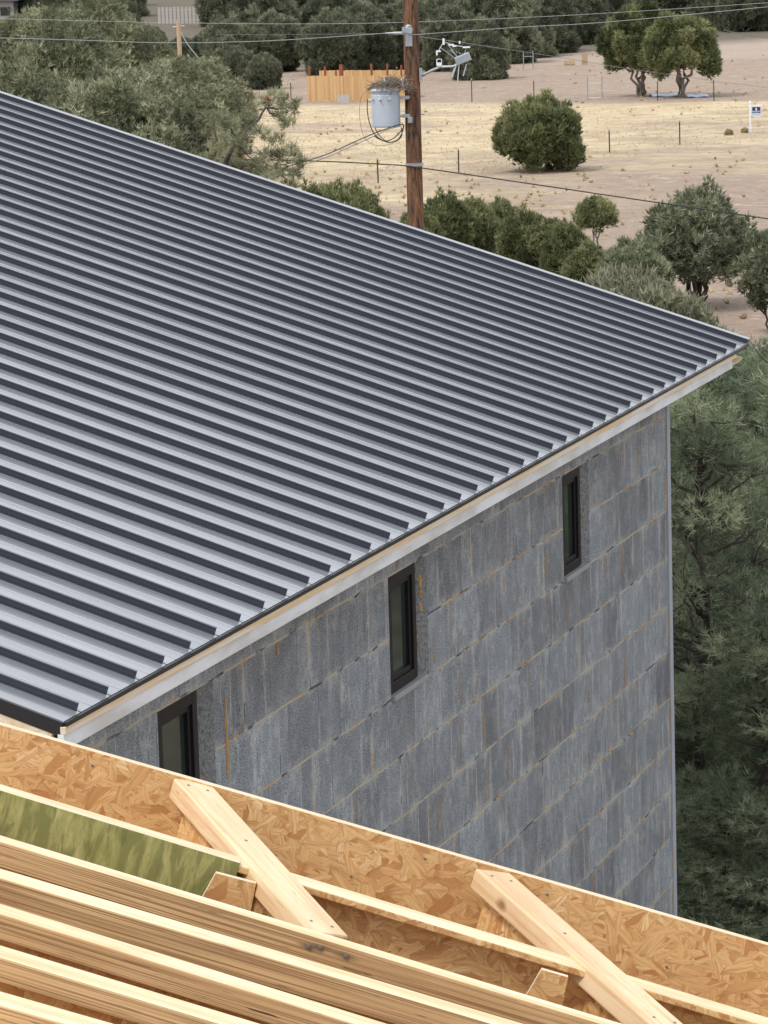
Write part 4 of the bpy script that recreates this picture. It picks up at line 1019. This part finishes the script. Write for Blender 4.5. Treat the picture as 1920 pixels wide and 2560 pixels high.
frow(500, list(range(-80, 2080, 120)), 1.4)
frow(570, list(range(-80, 2150, 140)), 1.5)
frow(640, list(range(-80, 2150, 190)), 1.5)
far = [t_ for t_ in far if not skip(t_[0], t_[1])]
far += [(500, 300, 0.5), (560, 292, 0.62), (430, 330, 0.45), (610, 278, 0.6), (470, 250, 0.42)]
far.sort(key=lambda t_: t_[1]); used = set()
for k, (px, dep, hm) in enumerate(far):
    pi_ = k % 4; e = fp[pi_] if pi_ not in used else copy_tree(fp[pi_]); used.add(pi_)
    put(e, px, dep=dep, rot=k*0.9, scale=hm, label='green tree in the wooded far edge of the field', cat='tree', group=TG)

# ------------------------------------------------------------------ dry grass and tumbleweed
RNG = np.random.default_rng(77)
Cs = []
for _ in range(6000):
    px, py = RNG.uniform(560, 2000), RNG.uniform(195, 560)
    if py > 350+(1920-px)*0.13 and RNG.random() < 0.93: continue
    if px > 1080 and py < 256 and RNG.random() < 0.8: continue
    p, _d = on_ground(px, py) if False else (None, None)
    r_ = ray(px, py); t_ = (ZG-CAM.z)/r_.z; q = CAM+r_*t_; Cs.append((q.x, q.y, gz(q.x, q.y)))
Cs = np.array(Cs)
cl = 0.5+0.5*np.sin(Cs[:, 0]*0.35+1)*np.sin(Cs[:, 1]*0.21)
Cs = Cs[RNG.random(len(Cs)) < 0.25+0.75*cl]
V, T, tt = tufts(Cs, np.tile([0, 0, 1.0], (len(Cs), 1)), 0.13, 0.022, 6, 0.75, RNG.uniform(0.75, 1.0, len(Cs)))
tag(raw_mesh('dry_grass', V, T, 'straw', tt), 'straw coloured dry grass covering the open field', 'grass', kind='stuff')
RNG = np.random.default_rng(78); Wc = []
for _ in range(1500):
    px, py = RNG.uniform(560, 2000), RNG.uniform(130, 800)
    r_ = ray(px, py); t_ = (ZG-CAM.z)/r_.z; q = CAM+r_*t_; Wc.append((q.x, q.y, gz(q.x, q.y)))
Wc = np.array(Wc); Wc = Wc[RNG.random(len(Wc)) < np.clip(0.5+0.8*np.sin(Wc[:, 0]*0.11)*np.sin(Wc[:, 1]*0.06+1), 0.08, 1)]
V, T, tt = tufts(Wc, np.tile([0, 0, 1.0], (len(Wc), 1)), 0.20, 0.03, 14, 1.3, RNG.uniform(0.0, 0.9, len(Wc)))
tag(raw_mesh('weeds', V, T, 'straw', tt), 'low brown weeds scattered over the bare dirt', 'weeds', kind='stuff')
tw = [make_tree('tumbleweed', 0.55, 0.8, 'bush', 'straw', stems=2, crown0=0.0, seed=120, dens=3, tl=0.10)]
for k, (px, py, s_, lb) in enumerate([(1822, 338, 0.62, 'dry tumbleweed left of the sign'), (1862, 332, 0.55, 'dry tumbleweed at the foot of the sign post'), (1345, 640, 0.0, '')]):
    if s_ == 0: continue
    e = tw[0] if k == 0 else copy_tree(tw[0]); put(e, px, py, scale=s_, rot=k, label=lb, cat='tumbleweed', group='tumbleweeds by the sign')

# ------------------------------------------------------------------ fences, posts, sign and small things in the field
def upright(e_, px, py):
    p, d = on_ground(px, py); return p, d
tg = 'thin metal fence posts in the field'
tposts = [(1180, 197, 255, 'thin post right of the pole lamp'), (1335, 200, 243, 'thin post whose foot is hidden by the round juniper'), (1644, 200, 252, 'thin post between the pair of junipers'), (1785, 197, 252, 'thin post right of the pair of junipers'),
          (1147, 373, 431, 'thin post above the black cable, nearest the pole'), (1524, 324, 382, 'thin post right of the round juniper'), (1699.6, 301, 362, 'thin post between the round juniper and the sign'),
          (580, 211, 260, 'white tipped post left of the cedar fence'), (597, 194, 255, 'taller post beside the white tipped one'), (728, 205, 249, 'thin post just left of the cedar fence'),
          (945.6, 396, 458, 'thin post left of the pole above the roof'), (734, 425, 470, 'thin post at the roof edge by the service cable')]
tp0 = None
for k, (px, y0, y1, lb) in enumerate(tposts):
    p, d = on_ground(px, y1)
    if tp0 is None:
        tp0 = empty('fence_post', p, lb, 'post', tg)
        mb = MB(); mb.box((-0.030, -0.006, -0.2), (0.030, 0.006, 1.5)); mb.box((-0.006, 0.0061, -0.2), (0.006, 0.045, 1.5))
        for z in np.arange(0.2, 1.45, 0.12): mb.box((-0.012, -0.016, z), (0.012, -0.0062, z+0.03))
        mb.build('stake', 'post_steel', tp0)
        mb = MB(); mb.box((-0.031, -0.0165, 1.40), (0.031, 0.0455, 1.505)); mb.build('tip', 'white_paint' if False else 'galvanised', tp0)
        e = tp0
    else: e = copy_tree(tp0)
    e.location = p; e.rotation_euler = (random.uniform(-.02, .02), random.uniform(-.02, .02), YAW+random.uniform(-.3, .3)); e.scale = (1.1, 1.1, (y1-y0)*d/F_PX/1.5)
    tag(e, lb, 'post', tg)
# wire strands between the posts of the lower line
wp = [on_ground(x_, y_)[0] for x_, y_ in ((945.6, 458), (1147, 431), (1524, 382), (1699.6, 362), (1960, 330))]
mb = MB()
for z in (0.35, 0.7, 1.05):
    mb.tube([p+Vector((0, 0, z)) for p in wp], 0.0035, 4)
tag(mb.build('fence_wire', 'wire_metal'), 'thin wire strands strung between the field posts', 'fence wire')
# cedar fence
def picket_fence(name, px0, px1, py, hpx, mat, label, pw=0.14, gap=0.006, posts=(), posth=None, rails=True, postmat='rail_red', cap=False, py1=None):
    a_, d = on_ground(px0, py); b_, _ = on_ground(px1, py1 or py); h_ = hpx*d/F_PX
    x = (b_-a_); x.z = 0; L = x.length; ang = math.atan2(x.y, x.x)
    e = empty(name, a_, label, 'fence', rot=(0, 0, ang))
    mb = MB(); u = 0
    while u < L:
        hh = h_*random.uniform(0.975, 1.0); t_ = random.uniform(0, 0.012); dz = b_.z-a_.z
        mb.box((u, -0.02-t_, -0.3), (u+pw-gap, -t_, hh)); u += pw
    mb.build('pickets', mat, e)
    if rails:
        mb = MB(); mb.box((0, 0.002, h_*0.2), (L, 0.04, h_*0.2+0.09)); mb.box((0, 0.002, h_*0.8), (L, 0.04, h_*0.8+0.09)); mb.build('rail', mat, e)
    for (ppx, extra, wdt) in posts:
        u = (ppx-px0)/(px1-px0)*L
        mb = MB(); mb.box((u-wdt/2, 0.045, -0.3), (u+wdt/2, 0.045+wdt, h_+extra*d/F_PX)); mb.build('post', postmat, e)
    return e
picket_fence('cedar_fence', 771, 1012, 253, 63, 'cedar', 'new orange cedar picket fence with red posts left of the pole', posts=[(774, 23, .12), (813.5, 23, .12), (841, 12, .09), (853.6, 27, .22), (930, 28, .12), (969.6, 28, .10), (1004, 25, .1)])
picket_fence('cedar_fence', 800, 1012, 226, 50, 'cedar', 'back run of the cedar fence showing as a thin strip behind the front run', rails=True)
picket_fence('picket_fence', 396, 558, 60, 42, 'weathered_grey', 'old grey picket fence among trees at the top left', pw=0.55, gap=0.18)
# grey board leaning on the cedar fence, round stone next to it
p, d = on_ground(858, 257)
mb = MB()
for k in range(5): mb.box((-0.42+k*0.17, 0, 0), (-0.42+k*0.17+0.16, 0.03, 0.58-0.01*(k % 2)))
o = mb.build('leaning_panel', 'weathered_grey'); o.location = p; o.rotation_euler = (math.radians(-14), 0, YAW); tag(o, 'small grey board panel leaning on the cedar fence', 'panel')
# sign
p, d = on_ground(1876, 331); s_ = d/F_PX
sg = empty('yard_sign', p, 'white post yard sign with a dark blue panel at the right edge of the field', 'sign', rot=(0, 0, YAW))
mb = MB(); mb.box((-0.05, -0.05, -0.2), (0.05, 0.05, 74*s_)); mb.lathe([(0.08, 74*s_), (0.08, 74*s_+0.03), (0.01, 74*s_+0.10)], n=8); mb.build('post', 'white_paint', sg)
mb = MB(); mb.box((-0.09, -0.035, 64*s_), (29*s_, 0.035, 68.5*s_)); mb.build('arm', 'white_paint', sg)
mb = MB(); mb.box((4.5*s_, -0.012, 38*s_), (26*s_, 0.012, 63*s_)); pn = mb.build('panel', 'white_paint', sg)
mb = MB(); mb.box((5*s_, -0.018, 53*s_), (25.4*s_, -0.0125, 62.5*s_)); mb.box((5*s_, -0.018, 47.5*s_), (25.4*s_, -0.0125, 51.5*s_)); mb.build('blue_field', 'sign_blue', pn)
mb = MB(); mb.box((5*s_, -0.018, 41*s_), (25.4*s_, -0.0125, 46.5*s_)); mb.build('pale_field', 'sign_pale', pn)
mb = MB(); mb.box((13.2*s_, -0.023, 55*s_), (16.8*s_, -0.0185, 59*s_)); mb.box((14.0*s_, -0.023, 59.05*s_), (16.0*s_, -0.0185, 60.5*s_)); mb.box((13.9*s_, -0.023, 54*s_), (16.1*s_, -0.0185, 54.95*s_)); mb.build('emblem', 'white_paint', pn)
mb = MB()
for k, (x0_, x1_) in enumerate([(8, 10.2), (10.7, 12.5), (13, 15.5), (16, 17.6), (18.2, 21)]): mb.box((x0_*s_, -0.023, 49*s_), (x1_*s_, -0.0185, 50*s_))
mb.build('small_print', 'sign_pale', pn)
# sheets on the ground under the pair
for (px0, px1, py, lb, rz) in ((1630, 1698, 242, 'pale sheet lying on the ground between the two tree trunks', 0.02), (1718, 1764, 243, 'pale sheet lying right of the right hand tree trunk', -0.05)):
    a_, d = on_ground(px0, py); b_, _ = on_ground(px1, py)
    L = (b_-a_).length; mb = MB(); nn = 10
    for k in range(nn):
        mb.quad([(L*k/nn, -0.9, 0.06+0.03*math.sin(k)), (L*(k+1)/nn, -0.9, 0.06+0.03*math.sin(k+1)), (L*(k+1)/nn, 0.9, 0.12+0.03*math.sin(k+1.5)), (L*k/nn, 0.9, 0.12+0.03*math.sin(k+.5))])
    o = mb.build('ground_sheet', 'sign_pale'); o.location = a_+Vector((0, 0, 0.03)); o.rotation_euler = (0, 0, YAW+rz)
    sd = o.modifiers.new('t', 'SOLIDIFY'); sd.thickness = 0.05; tag(o, lb, 'sheet', 'pale sheets under the pair of trees')
# gate frames
def gate(px0, px1, py, h0, h1, brace, label):
    a_, d = on_ground(px0, py); b_, _ = on_ground(px1, py); s_ = d/F_PX; x = b_-a_; L = math.hypot(x.x, x.y)
    e = empty('wire_gate', a_, label, 'gate', rot=(0, 0, math.atan2(x.y, x.x)))
    for u, h_ in ((0, h0*s_), (L, h1*s_)):
        mb = MB(); mb.tube([(u, 0, -0.2), (u, 0, h_)], 0.045, 8); mb.build('post', 'galvanised', e)
    mb = MB(); mb.tube([(0, 0, h0*s_*0.72), (L, 0, h1*s_*0.70)], 0.02, 6); mb.tube([(0, 0, h0*s_*0.08), (L, 0, h0*s_*0.08)], 0.02, 6); mb.build('rail', 'galvanised', e)
    if brace:
        mb = MB(); mb.tube([(L, 0, h1*s_*0.4), (L+14*s_*1.2, 0, 0)], 0.04, 6); mb.build('brace', 'galvanised', e)
    return e
gate(1469, 1505, 249, 57, 58, True, 'open metal gate frame with a slanted brace left of the tree pair')
gate(1309, 1333, 174, 45, 47, False, 'two tall metal gate posts at the dark tree line')
# tan boards by the tree line
for (px, py, w_, h_, lb, rx) in ((1462, 163, 15, 30, 'upright tan plywood board at the dark tree line', 0.05), (1424, 165, 28, 14, 'low tan board pile beside the upright board', 0.5)):
    p, d = on_ground(px, py); s_ = d/F_PX; mb = MB(); mb.box((-w_*s_/2, 0, 0), (w_*s_/2, 0.06, h_*s_)); mb.box((-w_*s_/2+0.05, -0.04, h_*s_*0.3), (w_*s_/2-0.05, -0.002, h_*s_*0.3+0.08))
    o = mb.build('plywood_board', 'tan_board'); o.location = p; o.rotation_euler = (-rx*0.3, 0, YAW); tag(o, lb, 'board', 'tan boards by the tree line')
# small wooden post with guy wire, far left
pt = at_depth(446, 52, 200); pb = Vector((pt.x, pt.y, gz(pt.x, pt.y)))
wpst = empty('wooden_post', pb, 'slim pale wooden pole standing among the left trees', 'pole')
mb = MB(); mb.tube([(0, 0, -0.1), (0, 0, (pt.z-pb.z)*0.5), (0, 0, pt.z-pb.z)], [0.15, 0.14, 0.13], 10); mb.build('shaft', 'tan_board', wpst)
mb = MB(); mb.tube([Vector((0, 0, pt.z-pb.z-0.35))-RH*0.35, Vector((0, 0, pt.z-pb.z-0.3))+RH*0.35], 0.03, 6); mb.build('bolt', 'galvanised', wpst)
wire('guy_wire', [(452, 80), (470, 112), (500, 150)], 0.03, 'wire_bright', 'bright guy wire slanting down from the slim wooden pole', 'wire', dep=198)
wire('guy_wire', [(517, 173), (540, 206), (566, 241)], 0.035, 'wire_bright', 'bright guy wire end slanting to the field left of the cedar fence', 'wire', dep=215)
# house corner at the top left
p, d = on_ground(-60, 62)
hs_ = empty('outbuilding', p, 'grey walled building with a pale trim, cut by the top left corner', 'building', rot=(0, 0, YAW))
mb = MB(); mb.box((-5, 0, -0.3), (4.6, 6, 2.7)); mb.build('wall', 'stucco', hs_)
mb = MB(); mb.box((-5.4, -0.5, 2.705), (5.2, 6.5, 2.95)); mb.v += []; mb.build('roof', 'shingle', hs_)
mb = MB(); mb.box((1.0, -0.05, 0.0), (2.0, -0.003, 2.1)); mb.build('door', 'white_paint', hs_)
mb = MB(); mb.box((3.0, -0.04, 1.0), (4.2, -0.003, 2.0)); mb.build('window', 'window_glass', hs_)
